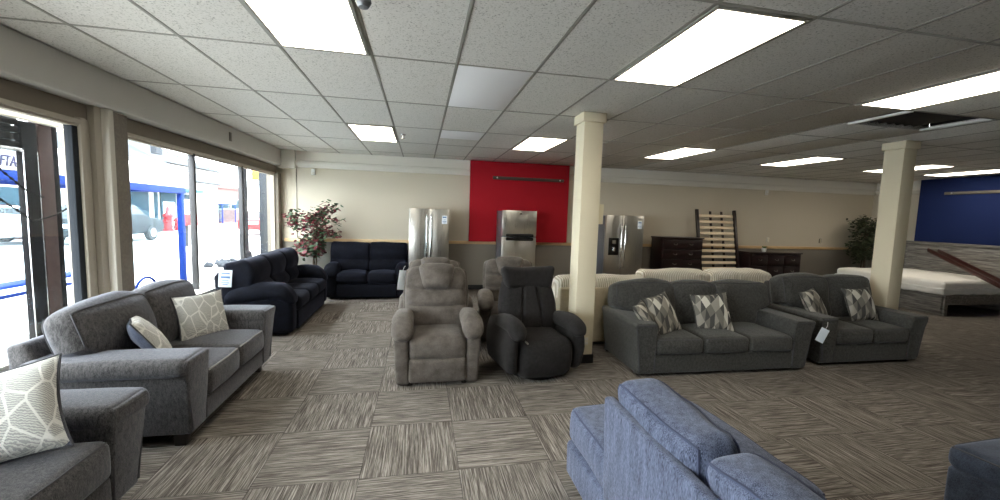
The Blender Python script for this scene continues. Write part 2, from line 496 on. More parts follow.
def text_mesh(name, body, size, mat, M4, parent=None, shear=0.):
    cu = bpy.data.curves.new(name, 'FONT'); cu.body = body; cu.size = size; cu.extrude = .004; cu.shear = shear
    cu.offset = .003; cu.align_x = 'CENTER'; cu.align_y = 'CENTER'
    t = bpy.data.objects.new(name, cu); C.objects.link(t)
    dg = bpy.context.evaluated_depsgraph_get()
    me = bpy.data.meshes.new_from_object(t.evaluated_get(dg))
    bpy.data.objects.remove(t)
    me.name = name; me.materials.clear(); me.materials.append(mat)
    me.transform(M4)
    o = bpy.data.objects.new(name, me); C.objects.link(o)
    if parent is not None: o.parent = parent
    return o

def loop_pts(m, h, which, n=10, out=1.):
    """points along a seam loop on a soft box: which=(axis, sign) face whose rim carries the seam"""
    a, sgn = which; b, c = [i for i in range(3) if i != a]
    P = []
    for (s0, s1) in (((-1, -1), (1, -1)), ((1, -1), (1, 1)), ((1, 1), (-1, 1)), ((-1, 1), (-1, -1))):
        for j in range(n):
            t = j/n; p = [0, 0, 0]
            p[a] = sgn*h[a]; p[b] = h[b]*(s0[0]+(s1[0]-s0[0])*t); p[c] = h[c]*(s0[1]+(s1[1]-s0[1])*t)
            P.append(m(p))
    return P

# ---------------------------------------------------------------- the room
H = 2.743
XL, XR, YB, YF = -2.62, 11.65, 8.55, -4.0
GX, GY = -2.189, 3.124          # ceiling grid origin

g = Geo(); g.box((XL-.2, YF-.1, -.06), (XR+.1, YB+.1, 0), .001); struct('floor', g, M['carpet'])
VX0, VX1, VY0, VY1 = 4.52, 5.74, 3.13, 3.71      # hole for the air vent
g = Geo()
for lo, hi in (((XL-.3, YF-.1), (VX0, YB+.1)), ((VX1, YF-.1), (XR+.1, YB+.1)), ((VX0, YF-.1), (VX1, VY0)), ((VX0, VY1), (VX1, YB+.1))):
    g.box((lo[0], lo[1], H), (hi[0], hi[1], H+.05), .0005)
struct('ceiling', g, M['ceil'])
g = Geo()
for k in range(0, 24):
    x = GX+.61*k
    if x > XR: break
    for r in range(-6, 5):
        y0 = max(GY+1.22*r, YF); y1 = min(GY+1.22*(r+1), YB)
        if y1 <= y0: continue
        if VX0 < x < VX1-.1 and y0 < 3.2 < y1: y0 = VY1
        g.box((x-.012, y0, H-.003), (x+.012, y1, H+.001), .0015)
for r in range(-5, 5):
    y = GY+1.22*r
    if y > YB: break
    g.box((XL, y-.012, H-.0026), (XR, y+.012, H+.001), .0015)
struct('trim_1', g, M['grid'])
g = Geo()
for (k, r, d) in ((4, 0, 1), (4, 2, .5)):
    x = GX+.61*k; y = GY+1.22*r
    g.box((x+.014, y+.014, H-.003), (x+.596, y+1.206*d, H+.001), .0005)
struct('ceiling_patch', g, M['ceil_new'])

g = Geo(); g.box((XL-.3, YB, 0), (XR+.1, YB+.12, H), .001); struct('wall_back', g, M['wall'])
g = Geo(); g.box((XR, YF, 0), (XR+.12, YB, H), .001); struct('wall_right', g, M['wall'])
g = Geo(); g.box((XL-.3, YF-.12, 0), (XR+.1, YF, H), .001); struct('wall_front', g, M['wall'])
# left wall: low wall under the sills, piers, head and soffit
XW = -2.86
WY0, WY1, WZ0, WZ1 = -.9, 3.93, .56, 2.295          # near window
VYA, VYB = 4.36, 8.37                               # far window
g = Geo()
g.box((XW, YF, 0), (-2.66, YB, WZ0), .002)
g.box((XW, YF, WZ1), (-2.75, YB, H), .002)
g.box((XW, YF, WZ0), (-2.66, WY0, WZ1), .002)
g.box((XW, VYB, WZ0), (-2.66, YB, WZ1), .002)
struct('wall_left', g, M['head_paint'])
g = Geo(); g.box((XW, YF, 2.44), (XL, YB-.0, H), .018); struct('trim_2', g, M['wall_up'])       # soffit
g = Geo(); g.box((XW, 4.13, 0), (-2.665, 4.36, 2.445), .006); struct('wall_left_pier', g, M['pillar'])
g = Geo(); g.box((-2.68, 4.128, 0), (-2.642, 4.19, 2.442), .008); struct('trim_9', g, M['pillar'])
g = Geo(); g.box((-2.668, 4.188, 0), (-2.648, 4.362, 2.425), .003); struct('trim_10', g, M['pier_shade'])  # facing added to carry the painted shade on the pier
g = Geo(); g.box((XL-.06, 8.42, 2.40), (-2.38, YB, H), .006); struct('trim_3', g, M['crown'])

def window(n, y0, y1, mull, mw, mm, jambs):
    fr = Geo()
    fr.box((-2.80, y0, WZ1-.035), (-2.70, y1, WZ1), .004)
    w = struct('window_%d' % n, fr, M['frame_paint'])
    pg = Geo(); pg.box((-2.752, y0, WZ0), (-2.746, y1, WZ1), .0008); struct('window_pane', pg, M['glass'], w)
    sg = Geo(); sg.box((-2.84, y0, WZ0-.005), (-2.56, y1, WZ0+.028), .006); struct('window_sill', sg, M['crown'], w)
    hd = Geo(); hd.box((-2.775, y0, WZ1-.055), (-2.725, y1, WZ1-.036), .002); struct('window_head_bar', hd, M['frame_paint'], w)
    for y in mull:
        q = Geo(); q.box((-2.785, y-mw/2, WZ0+.02), (-2.72, y+mw/2, WZ1-.02), .003); struct('window_mullion', q, mm, w)
    for lo, hi, mt in jambs:
        q = Geo(); q.box((lo[0], lo[1], WZ0+.02), (hi[0], hi[1], WZ1), .004); struct('window_jamb', q, mt, w)
    return w
window(1, WY0, WY1, (1.5,), .06, M['dark_metal'], [((-2.79, 3.87), (-2.733, 3.93), M['out_grey'])])
q = Geo()
q.box((-2.84, 3.925, WZ0), (-2.71, 3.985, WZ1+.02), .006); q.box((-2.84, 3.98, WZ0), (-2.74, 4.06, WZ1+.02), .006); q.box((-2.84, 4.055, WZ0), (-2.70, 4.14, 2.442), .006)
struct('trim_4', q, M['frame_paint'])
window(2, VYA, VYB, (5.62, 6.98), .042, M['dark_metal'], [((-2.79, 8.34), (-2.72, 8.37), M['frame_paint'])])

# back-wall trims
g = Geo(); g.box((-2.62, YB-.03, .985), (XR, YB+.001, 1.05), .004); struct('trim_5', g, M['rail'])
def crown(n, a, b, axis):
    g = Geo()
    if axis == 'X': pts = [(YB, H), (YB-.035, H), (YB-.035, 2.56), (YB-.07, 2.545), (YB-.07, 2.5), (YB-.05, 2.48), (YB-.03, 2.44), (YB, 2.43)]
    else: pts = [(XR, H), (XR-.035, H), (XR-.035, 2.56), (XR-.07, 2.545), (XR-.07, 2.5), (XR-.05, 2.48), (XR-.03, 2.44), (XR, 2.43)]
    g.prism(pts, axis, a, b)
    return struct('trim_%d' % n, g, M['crown'])
crown(6, -2.38, XR, 'X'); crown(7, YF, YB-.07, 'Y')
g = Geo(); g.box((-2.39, YB-.012, 1.05), (-2.38, YB, 2.44), .002); struct('trim_8', g, M['strip_grey'])
for nm, lo, hi in (('baseboard_back', (-2.6, YB-.012, 0), (XR, YB, .1)), ('baseboard_right', (XR-.012, YF, 0), (XR, YB, .1)), ('baseboard_left', (-2.66, YF, 0), (-2.645, YB, .1))):
    g = Geo(); g.box(lo, hi, .002); struct(nm, g, M['black'])

# accent panels with a hanging strip
def panel(label, lo, hi, mat, slo, shi, smat, screws, cat='wall panel'):
    t = thing('wall_panel', label, cat, ((lo[0]+hi[0])/2, (lo[1]+hi[1])/2, lo[2]))
    o = Vector(t.location)
    g = Geo(); g.box(Vector(lo)-o, Vector(hi)-o, .004); obj('board', g, mat, t)
    g = Geo(); g.box(Vector(slo)-o, Vector(shi)-o, .004); s = obj('hanging_strip', g, smat, t)
    for p, ax in screws:
        g = Geo(); g.lathe([(.016, -.004), (.014, .004)], Vector(p)-o, 10, ax); obj('screw', g, M['screw'], s)
    return t
panel('tall red accent panel on the back wall above the wood rail', (1.0, 8.40, 1.055), (3.16, 8.478, H-.01), M['red'],
      (1.47, 8.372, 2.365), (3.03, 8.40, 2.43), M['strip_brown'], [((1.56, 8.37, 2.40), 'Y'), ((2.94, 8.37, 2.40), 'Y')])
panel('blue accent panel on the right wall above the grey wooden headboard', (11.48, 2.6, 1.055), (11.575, 7.45, H-.01), M['blue'],
      (11.455, 3.4, 2.37), (11.48, 6.98, 2.43), M['strip_grey'], [((11.452, 6.85, 2.40), 'X')])

# support columns
def column(name, x0, x1, y0, y1):
    g = Geo(); g.box((x0, y0, 0), (x1, y1, H-.09), .006); c = struct(name, g, M['column'])
    q = Geo(); q.box((x0-.022, y0-.022, H-.1), (x1+.022, y1+.022, H-.002), .006); struct('column_cap', q, M['column'], c)
    q = Geo(); q.box((x0-.012, y0-.012, 0), (x1+.012, y1+.012, .1), .003); struct('column_base', q, M['black'], c)
    return c
column('column_1', 1.69, 1.91, 4.115, 4.34)
column('column_2', 6.115, 6.325, 4.185, 4.42)

# ---------------------------------------------------------------- ceiling things
def light(col, row, label):
    x0, y0 = GX+.61*col, GY+1.22*row
    t = thing('ceiling_light', label, 'ceiling light', (x0+.305, y0+.61, H), 0, 'recessed ceiling light panels')
    g = Geo()
    for lo, hi in (((-.293, -.598), (-.27, .598)), ((.27, -.598), (.293, .598)), ((-.271, -.598), (.271, -.572)), ((-.271, .572), (.271, .598))):
        g.box((*lo, -.012), (*hi, .0), .002)
    obj('frame', g, M['grid'], t)
    g = Geo(); g.soft((.545, 1.146, .008), .003, (0, 0, -.006), n=(4, 6, 1)); obj('diffuser', g, M['lamp'], t)
    return t
light(2, -1, 'largest overhead light panel, cut by the top edge beside the window soffit')
light(2, 2, 'small light panel in the ceiling beyond the grey recliners, nearest the windows')
light(6, -1, 'large light panel in the ceiling just in front of the nearer column')
light(6, 2, 'light panel in the ceiling right in front of the red wall panel')
light(10, 2, 'light panel in the ceiling behind the nearer column, above the steel side-by-side fridge')
light(10, -1, 'long light panel beside the dark open air vent in the ceiling')
light(14, 2, 'light panel in the ceiling between the two columns, above the dark dresser')
light(18, 2, 'light panel in the ceiling directly behind the farther column')
light(20.6, 2, 'light panel in the ceiling beside the top of the blue wall panel')

t = thing('ceiling_vent', 'dark open air vent grille in the ceiling in front of the farther column', 'air vent', ((VX0+VX1)/2, (VY0+VY1)/2, H))
hx, hy = (VX1-VX0)/2, (VY1-VY0)/2
g = Geo()
g.box((-hx, -hy, .28), (hx, hy, .3), .001); 
for lo, hi in (((-hx-.01, -hy), (-hx, hy)), ((hx, -hy), (hx+.01, hy)), ((-hx, -hy-.01), (hx, -hy)), ((-hx, hy), (hx, hy+.01))): g.box((*lo, .0), (*hi, .3), .001)
obj('duct_box', g, M['black'], t)
for xx in (-hx+.09, hx-.12):
    g = Geo(); g.box((xx-.022, -hy, -.012), (xx+.022, hy, .012), .004); obj('white_bar', g, M['white'], t)
for i in range(7):
    xx = -hx+.22+i*.12
    g = Geo(); g.box((-.05, -hy, -.002), (.05, hy, .002), .001, Matrix.Translation((xx, 0, .06)) @ Matrix.Rotation(R(35), 4, 'Y')); obj('louver', g, M['black'], t)

t = thing('ceiling_camera', 'small white round device under the ceiling beside the largest light panel', 'camera', (-.30, 2.25, H))
g = Geo(); g.lathe([(.0, 0), (.055, 0), (.055, -.02), (.03, -.03), (.0, -.03)], n=18); obj('mount', g, M['white'], t)
g = Geo(); g.lathe([(.0, -.025), (.035, -.03), (.04, -.055), (.025, -.08), (0, -.085)], n=18); obj('dome', g, M['steel_side'], t)
t = thing('ceiling_sprinkler', 'small sprinkler head under the ceiling beside the light panel nearest the windows', 'sprinkler', (-.26, 6.07, H-.007))
g = Geo(); g.lathe([(.0, 0), (.035, 0), (.03, -.01), (.012, -.012), (.01, -.05), (.0, -.05)], n=14); obj('body', g, M['chrome'], t)
g = Geo(); g.lathe([(.0, -.048), (.028, -.05), (.028, -.055), (0, -.056)], n=14); obj('deflector', g, M['chrome'], t)

def sensor(label, x, y, z):
    t = thing('wall_mounted_sensor', label, 'sensor', (x, y, z))
    g = Geo(); g.box((-.035, -.05, -.06), (.035, 0, .06), .012); obj('housing', g, M['white'], t)
    g = Geo(); g.box((-.022, -.056, -.045), (.022, -.048, -.005), .004); obj('lens', g, M['crown'], t)
sensor('white motion sensor on the back wall above the burgundy-leaved tree', -2.07, 8.548, 2.355)
sensor('white motion sensor high on the beige wall between the two columns', 8.33, 8.548, 2.365)
def plate(name, label, cat, lo, hi, mat, det=None):
    t = thing(name, label, cat, [(a+b)/2 for a, b in zip(lo, hi)])
    o = Vector(t.location)
    g = Geo(); g.box(Vector(lo)-o, Vector(hi)-o, .003); obj('plate', g, mat, t)
    if det:
        for (a, b, m2) in det:
            g = Geo(); g.box(Vector(a)-o, Vector(b)-o, .002); obj('socket' if 'outlet' in name else 'cover', g, m2, t)
plate('wall_outlet', 'white outlet on the wall just above the small potted fern', 'outlet', (8.47, 8.54, 1.15), (8.54, 8.55, 1.26), M['white'], [((8.485, 8.535, 1.16), (8.525, 8.541, 1.195), M['offwhite']), ((8.485, 8.535, 1.21), (8.525, 8.541, 1.245), M['offwhite'])])
plate('wall_outlet', 'beige outlet on the back wall between the dresser and the corner tree', 'outlet', (10.05, 8.54, 1.15), (10.12, 8.55, 1.26), M['strip_grey'], [((10.065, 8.535, 1.16), (10.105, 8.541, 1.195), M['offwhite']), ((10.065, 8.535, 1.21), (10.105, 8.541, 1.245), M['offwhite'])])
plate('thermostat_box', 'ivory control box on the side of the nearer column', 'control box', (1.91, 4.15, 1.56), (1.975, 4.27, 1.78), M['offwhite'], [((1.972, 4.16, 1.69), (1.982, 4.26, 1.77), M['offwhite'])])
plate('wall_outlet', 'ivory outlet low on the nearer column beside the black recliner', 'outlet', (1.79, 4.107, .2), (1.86, 4.116, .31), M['offwhite'], [((1.8, 4.102, .215), (1.85, 4.109, .25), M['crown']), ((1.8, 4.102, .262), (1.85, 4.109, .297), M['crown'])])
plate('soffit_plate', 'small grey cover plate on the window soffit above the far window', 'cover plate', (-2.622, 6.31, 2.54), (-2.61, 6.38, 2.66), M['strip_grey'], [((-2.612, 6.33, 2.56), (-2.605, 6.36, 2.64), M['grid'])])
# ---------------------------------------------------------------- upholstered seating (local: x across, y from front to back, z up)
def seam(parent, m, h, which, mat, r=.006, n=12, name='piping'):
    g = Geo(); g.tube(loop_pts(m, h, which, n), r, 5, closed=True); return obj(name, g, mat, parent)

def box_sofa(t, W, D, n, fab, pipe, arm_w, arm_h, seat_z, seat_b, back_z, flare=.06, frame_back=.74, lean=12, legh=.08, legin=.1, cushion_d=None,
             arm_slope=.0, pipe_seat=None, back_puff=.05, arms=(-1, 1), arm_bev=.035, back_t=.22, seed=1, side_in=.03, back_over=.8, roll=False):
    a_in = W/2-arm_w
    # base rail
    g = Geo(); g.soft((2*a_in+.03, D-.06, seat_b-legh-.005), .02, (0, (D-.06)/2-.0, (seat_b+legh)/2), n=(8, 6, 2)); obj('base', g, fab, t)
    # back frame
    g = Geo()
    y0 = D-.24
    g.prism([(y0, legh+.01), (D-.03, legh+.01), (D+.02, frame_back-.02), (D-.08, frame_back), (y0+.06, frame_back-.25)], 'X', -W/2+(.02 if roll else .07), W/2-(.02 if roll else .07), .03, 3)
    obj('back_frame', g, fab, t)
    for s in arms:
        g = Geo()
        pts = [(s*a_in, legh), (s*(W/2-side_in), legh), (s*(W/2+flare*.65), arm_h-.10), (s*(W/2+flare), arm_h-.03), (s*(W/2+flare*.7), arm_h), (s*(a_in+.01), arm_h), (s*a_in, arm_h-.06)]
        if s < 0: pts = pts[::-1]
        # shear: arm top rises towards the back
        o0 = len(g.v)
        g.prism(pts, 'Y', 0, D-.10, arm_bev, 4)
        g.v = [(x, y+(.05*(z-legh) if False else 0)-.035*max(0, (z-.3))/.3*(1 if y < .2 else 0), z+arm_slope*(y/D)*max(0, (z-legh)/arm_h)) for (x, y, z) in g.v]
        a = obj('arm', g, fab, t)
        if roll:
            q = Geo(); q.soft((arm_w+.075, D-.07, .125), .05, (s*(a_in+arm_w/2+.03), (D-.07)/2-.03, arm_h-.052), n=(4, 10, 2), puff=(.006, .004, .008), amp=.005, seed=seed+20+s); obj('arm_top', q, fab, a)
        # welt around the front panel of the arm
        q = Geo()
        e = .012
        pp = [(s*(a_in+e), -.004, legh+.03), (s*(a_in+e), -.012-.0, arm_h-.09), (s*(a_in+.035), -.03, arm_h-.025), (s*(W/2+flare*.45), -.03, arm_h-.02), (s*(W/2+flare*.9-.012), -.022, arm_h-.06), (s*(W/2+flare*.5-.012), -.014, arm_h-.14), (s*(W/2-side_in-e), -.004, legh+.03)]
        q.tube(pp, .006, 5); obj('piping', q, pipe, a)
    # seat cushions
    cd = cushion_d or D-.26
    w = 2*a_in/n
    for i in range(n):
        x = -a_in+w*(i+.5); hz = seat_z-seat_b
        g = Geo(); sz = (w-.012, cd, hz)
        m = g.soft(sz, .045, (x, cd/2-.025, (seat_z+seat_b)/2), n=(9, 10, 3), puff=(.004, .022, .03), amp=.006, nscale=5, seed=seed+i)
        c = obj('seat_cushion', g, fab, t)
        h = [q/2 for q in sz]
        for sg in (1, -1):
            q = Geo()
            P = []
            for k in range(15):
                u = -1+2*k/14; P.append(m((u*h[0], -h[1], sg*h[2])))
            q.tube(P, .007 if pipe_seat else .005, 5)
            obj('piping', q, (pipe_seat if sg > 0 and pipe_seat else pipe), c)
    # back cushions
    hb = back_z-seat_z+.03
    for i in range(n):
        x = -a_in+w*(i+.5)
        ov = back_over*arm_w
        def bend(p, i=i):
            u = min(1, max(0, (p.z+hb/2-(arm_h-seat_z+.03)+.05)/.08))
            dx = 0
            if i == 0 and p.x < 0: dx -= ov*u*min(1, -p.x/(w/2))
            if i == n-1 and p.x > 0: dx += ov*u*min(1, p.x/(w/2))
            return Vector((p.x+dx, p.y, p.z))
        g = Geo(); sz = (w-.004+ (.05 if n < 3 else .03), back_t, hb)
        m = g.soft(sz, .07, (x, D-.24-back_t*.15, seat_z-.03+hb/2), (R(-lean), 0, 0), n=(11, 3, 11), puff=(.022, back_puff, .045), amp=.018, nscale=4, seed=seed+10+i, fn=bend)
        c = obj('back_cushion', g, fab, t)
        h = [q/2 for q in sz]
        seam(c, m, h, (1, -1), pipe, .0065); seam(c, m, h, (1, 1), pipe, .0065)
    # feet
    for sx in (-1, 1):
        for yy in (.06, D-.12):
            g = Geo(); x = sx*(W/2-legin-side_in)
            g.prism([(x-.032, 0), (x+.032, 0), (x+.042, legh+.02), (x-.042, legh+.02)], 'Y', yy, yy+.07, .004, 2); obj('leg', g, M['leg'], t)

def pillow(label, size, loc, rot, mat, back=None, th=.14, seed=0, pipe=None, group=None, cat='cushion', name='throw_pillow'):
    """square knife-edge cushion; local x across, y thickness, z up"""
    t = bpy.data.objects.new(name, None); C.objects.link(t); t.location = loc; t.rotation_euler = [R(a) for a in rot]
    tag(t, label, cat, group)
    w, hgt = size
    n = 16
    def sheet(sg):
        v = []; f = []
        for j in range(n+1):
            for i in range(n+1):
                u, q = -1+2*i/n, -1+2*j/n
                pin = 1-.10*(1-abs(u)**2)*abs(q)**3-.0
                pin2 = 1-.10*(1-abs(q)**2)*abs(u)**3
                d = th/2*max(0, (1-u**2))**.45*max(0, (1-q**2))**.45
                nz = noise.noise(Vector((u*1.7+seed, q*1.7, sg*3.)))*.018*(1-u*u)*(1-q*q)
                v.append((u*w/2*pin2, sg*(d+nz), q*hgt/2*pin))
        for j in range(n):
            for i in range(n):
                a = j*(n+1)+i
                f.append((a, a+1, a+n+2, a+n+1) if sg < 0 else (a, a+n+1, a+n+2, a+1))
        return v, f
    g = Geo(); g.add(*sheet(-1)); obj('front_cover', g, mat, t, ang=80)
    g = Geo(); g.add(*sheet(1)); obj('back_cover', g, back or mat, t, ang=80)
    P = []
    for (s0, s1) in (((-1, -1), (1, -1)), ((1, -1), (1, 1)), ((1, 1), (-1, 1)), ((-1, 1), (-1, -1))):
        for k in range(10):
            u = s0[0]+(s1[0]-s0[0])*k/10; q = s0[1]+(s1[1]-s0[1])*k/10
            P.append((u*w/2*(1-.10*(1-abs(q)**2)*abs(u)**3), 0, q*hgt/2*(1-.10*(1-abs(u)**2)*abs(q)**3)))
    g = Geo(); g.tube(P, .006, 5, closed=True); obj('piping', g, pipe or M['grey_sofa_pipe'], t)
    return t

def card(label, loc, rot, w, h, name='price_tag', cat='tag', string=None, lines=True):
    t = bpy.data.objects.new(name, None); C.objects.link(t); t.location = loc; t.rotation_euler = [R(a) for a in rot]
    tag(t, label, cat)
    g = Geo(); g.box((-w/2, -.0015, -h/2), (w/2, .0015, h/2), .001); obj('card', g, M['paper'], t)
    for i, (zz, ww, hh) in enumerate(() if not lines else ((.30, .62, .07), (.08, .7, .12), (-.12, .5, .04), (-.24, .6, .04), (-.34, .4, .04))):
        g = Geo(); g.box((-w*ww/2, -.0024, h*(zz-hh/2)), (w*ww/2, -.0012, h*(zz+hh/2)), .0004); obj('print_line', g, M['print'], t)
    if string:
        g = Geo(); g.tube(string, .0018, 5); obj('string', g, M['white'], t)
    return t

# grey loveseat and matching chair by the window (both face +x)
t = thing('loveseat', 'grey two-seat sofa with piped cushions under the window, two throw pillows on it', 'sofa', (-1.49, 3.64, 0), 90)
box_sofa(t, 1.50, .97, 2, M['grey_sofa'], M['grey_sofa_pipe'], .23, .635, .475, .27, .93, flare=.06, frame_back=.76, lean=13, legh=.10, legin=.08, pipe_seat=M['pale_pipe'], arm_slope=.02, back_t=.21, back_puff=.065, seed=3, roll=True, back_over=.6)
pillow('light patterned pillow leaning at the far end of the window loveseat', (.43, .42), (-1.90, 3.96, .655), (-16, 0, 58), M['leafprint'], M['pil_back'], .15, 1)
pillow('slate-backed pillow lying tilted in front of the near back cushion of the loveseat', (.43, .42), (-1.94, 3.32, .645), (-32, 0, 124), M['leafprint'], M['pil_back'], .15, 2)
t = thing('armchair', 'grey upholstered armchair with leaf-print pillow in the near corner, cut by the frame', 'armchair', (-1.51, 1.96, 0), 90)
box_sofa(t, 1.02, .95, 1, M['grey_sofa'], M['grey_sofa_pipe'], .23, .61, .475, .27, .93, flare=.03, frame_back=.76, lean=13, legh=.10, legin=.08, back_t=.21, back_puff=.06, seed=5, roll=True)
pillow('big pale leaf-print pillow on the grey armchair nearest the camera', (.54, .42), (-1.84, 2.06, .675), (-20, -12, 14), M['leafprint'], M['pil_back'], .17, 4)

# charcoal sofas on the carpet at the right (face the camera)
t = thing('sofa', 'charcoal three-seat sofa with three throw pillows beside the nearer column', 'sofa', (3.215, 3.63, 0), -1.5)
box_sofa(t, 2.03, .92, 3, M['charcoal'], M['grey_sofa_pipe'], .20, .575, .405, .235, .88, flare=.055, frame_back=.78, lean=12, legh=.03, legin=.05, back_t=.24, back_puff=.045, seed=11, side_in=.015, back_over=1.)
pillow('left pillow of the overlapping pair on the charcoal three-seat sofa', (.42, .40), (2.43, 3.88, .56), (-40, 0, 48), M['angular'], M['angular'], .13, 6, M['charcoal'])
pillow('upright pillow of the overlapping pair, leaning against the charcoal sofa back', (.42, .47), (2.63, 3.92, .59), (-28, -6, 24), M['angular'], M['angular'], .13, 7, M['charcoal'])
pillow('angular-print pillow standing alone on the middle seat of the three-seat sofa', (.46, .46), (3.28, 3.96, .585), (-20, -4, -4), M['angular'], M['angular'], .13, 8, M['charcoal'])
t = thing('loveseat', 'charcoal two-seat sofa in front of the farther column, two throw pillows on it', 'sofa', (5.24, 3.69, 0), -1)
box_sofa(t, 1.42, .94, 2, M['charcoal'], M['grey_sofa_pipe'], .19, .575, .425, .25, .94, flare=.06, frame_back=.86, lean=13, legh=.03, legin=.05, back_t=.24, back_puff=.045, seed=17, side_in=.015)
pillow('pillow leaning into the arm beside the three-seat sofa on the charcoal loveseat', (.42, .40), (4.82, 4.08, .63), (-28, -4, 22), M['angular'], M['angular'], .13, 9, M['charcoal'])
pillow('angular-print pillow on the charcoal loveseat beside the farther column', (.43, .44), (5.51, 4.06, .63), (-20, -3, 0), M['angular'], M['angular'], .13, 10, M['charcoal'])
card('white hang tag dangling between the two charcoal sofas', (4.375, 3.575, .41), (0, 24, -10), .10, .16, lines=False, string=[(0, 0, .075), (.01, .01, .12), (.0, .02, .16)])

# midnight velvet pair in the far window corner
def pillow_sofa(t, W, D, n, fab, arm_w, seat_z, back_z, seed=1, arm_z=.62):
    a_in = W/2-arm_w
    g = Geo(); g.soft((W-.06, D-.12, .36), .03, (0, D/2+.01, .20), n=(8, 6, 3)); obj('base', g, fab, t)
    g = Geo(); g.soft((2*a_in-.02, .05, .25), .02, (0, .035, .16), n=(10, 1, 4), puff=(0, .015, 0), amp=.004, seed=seed); obj('front_panel', g, fab, t)
    g = Geo(); g.prism([(D-.30, .05), (D-.06, .05), (D-.02, back_z-.16), (D-.10, back_z-.08), (D-.22, back_z-.2)], 'X', -W/2+.02, W/2-.02, .04, 3); obj('back_frame', g, fab, t)
    for s in (-1, 1):
        xc = s*(W/2-arm_w/2)
        g = Geo(); g.soft((arm_w-.02, D-.10, .46), .05, (xc, D/2-.03, .27), n=(3, 8, 5), puff=(.012, .01, 0)); a = obj('arm', g, fab, t)
        def roll(p, D=D):
            u = (p.y+ (D-.16)/2)/(D-.16)
            return Vector((p.x, p.y, p.z+.05*(1-abs(2*u-.7)**2)-.07*max(0, .16-u)/.16))
        g = Geo(); g.soft((arm_w+.06, D-.14, .20), .095, (xc, D/2-.06, arm_z-.10), n=(5, 12, 3), puff=(.0, .015, .02), amp=.01, nscale=5, seed=seed+s, fn=roll); obj('arm_pad', g, fab, a)
    w = 2*a_in/n
    for i in range(n):
        x = -a_in+w*(i+.5)
        g = Geo(); g.soft((w-.006, D-.28, .19), .06, (x, (D-.28)/2-.015, seat_z-.075), n=(10, 10, 3), puff=(0, .02, .03), amp=.008, seed=seed+3+i); obj('seat_cushion', g, fab, t)
    wb = (W-.05)/n
    for i in range(n):
        x = -W/2+.025+wb*(i+.5)
        hb = back_z-seat_z+.05
        def lobes(p, hb=hb):
            s = (p.z+hb/2)/hb
            d = .05*abs(math.sin(math.pi*(s/.40 if s < .40 else (s-.40)/.60))) if p.y < 0 else 0
            return Vector((p.x, p.y-d, p.z))
        g = Geo(); g.soft((wb+.004, .27, hb), .05, (x, D-.30, seat_z-.03+hb/2), (R(-12), 0, 0), n=(12, 3, 18), puff=(.0, .03, .008), amp=.012, nscale=4, seed=seed+7+i, fn=lobes); obj('back_cushion', g, fab, t)
t = thing('sofa', 'long midnight blue velvet sofa along the window with a paper tag on its end', 'sofa', (-1.57, 6.40, 0), 90)
pillow_sofa(t, 1.98, .93, 3, M['navy'], .24, .46, .94, 21, .62)
card('white price card clipped to the near end of the midnight blue sofa', (-2.325, 5.395, .755), (0, 4, 8), .14, .21, 'price_card')
t = thing('loveseat', 'midnight blue velvet loveseat against the back wall facing the camera', 'sofa', (-.955, 7.60, 0), 0)
pillow_sofa(t, 1.46, .84, 2, M['navy'], .20, .47, .99, 31, .60)

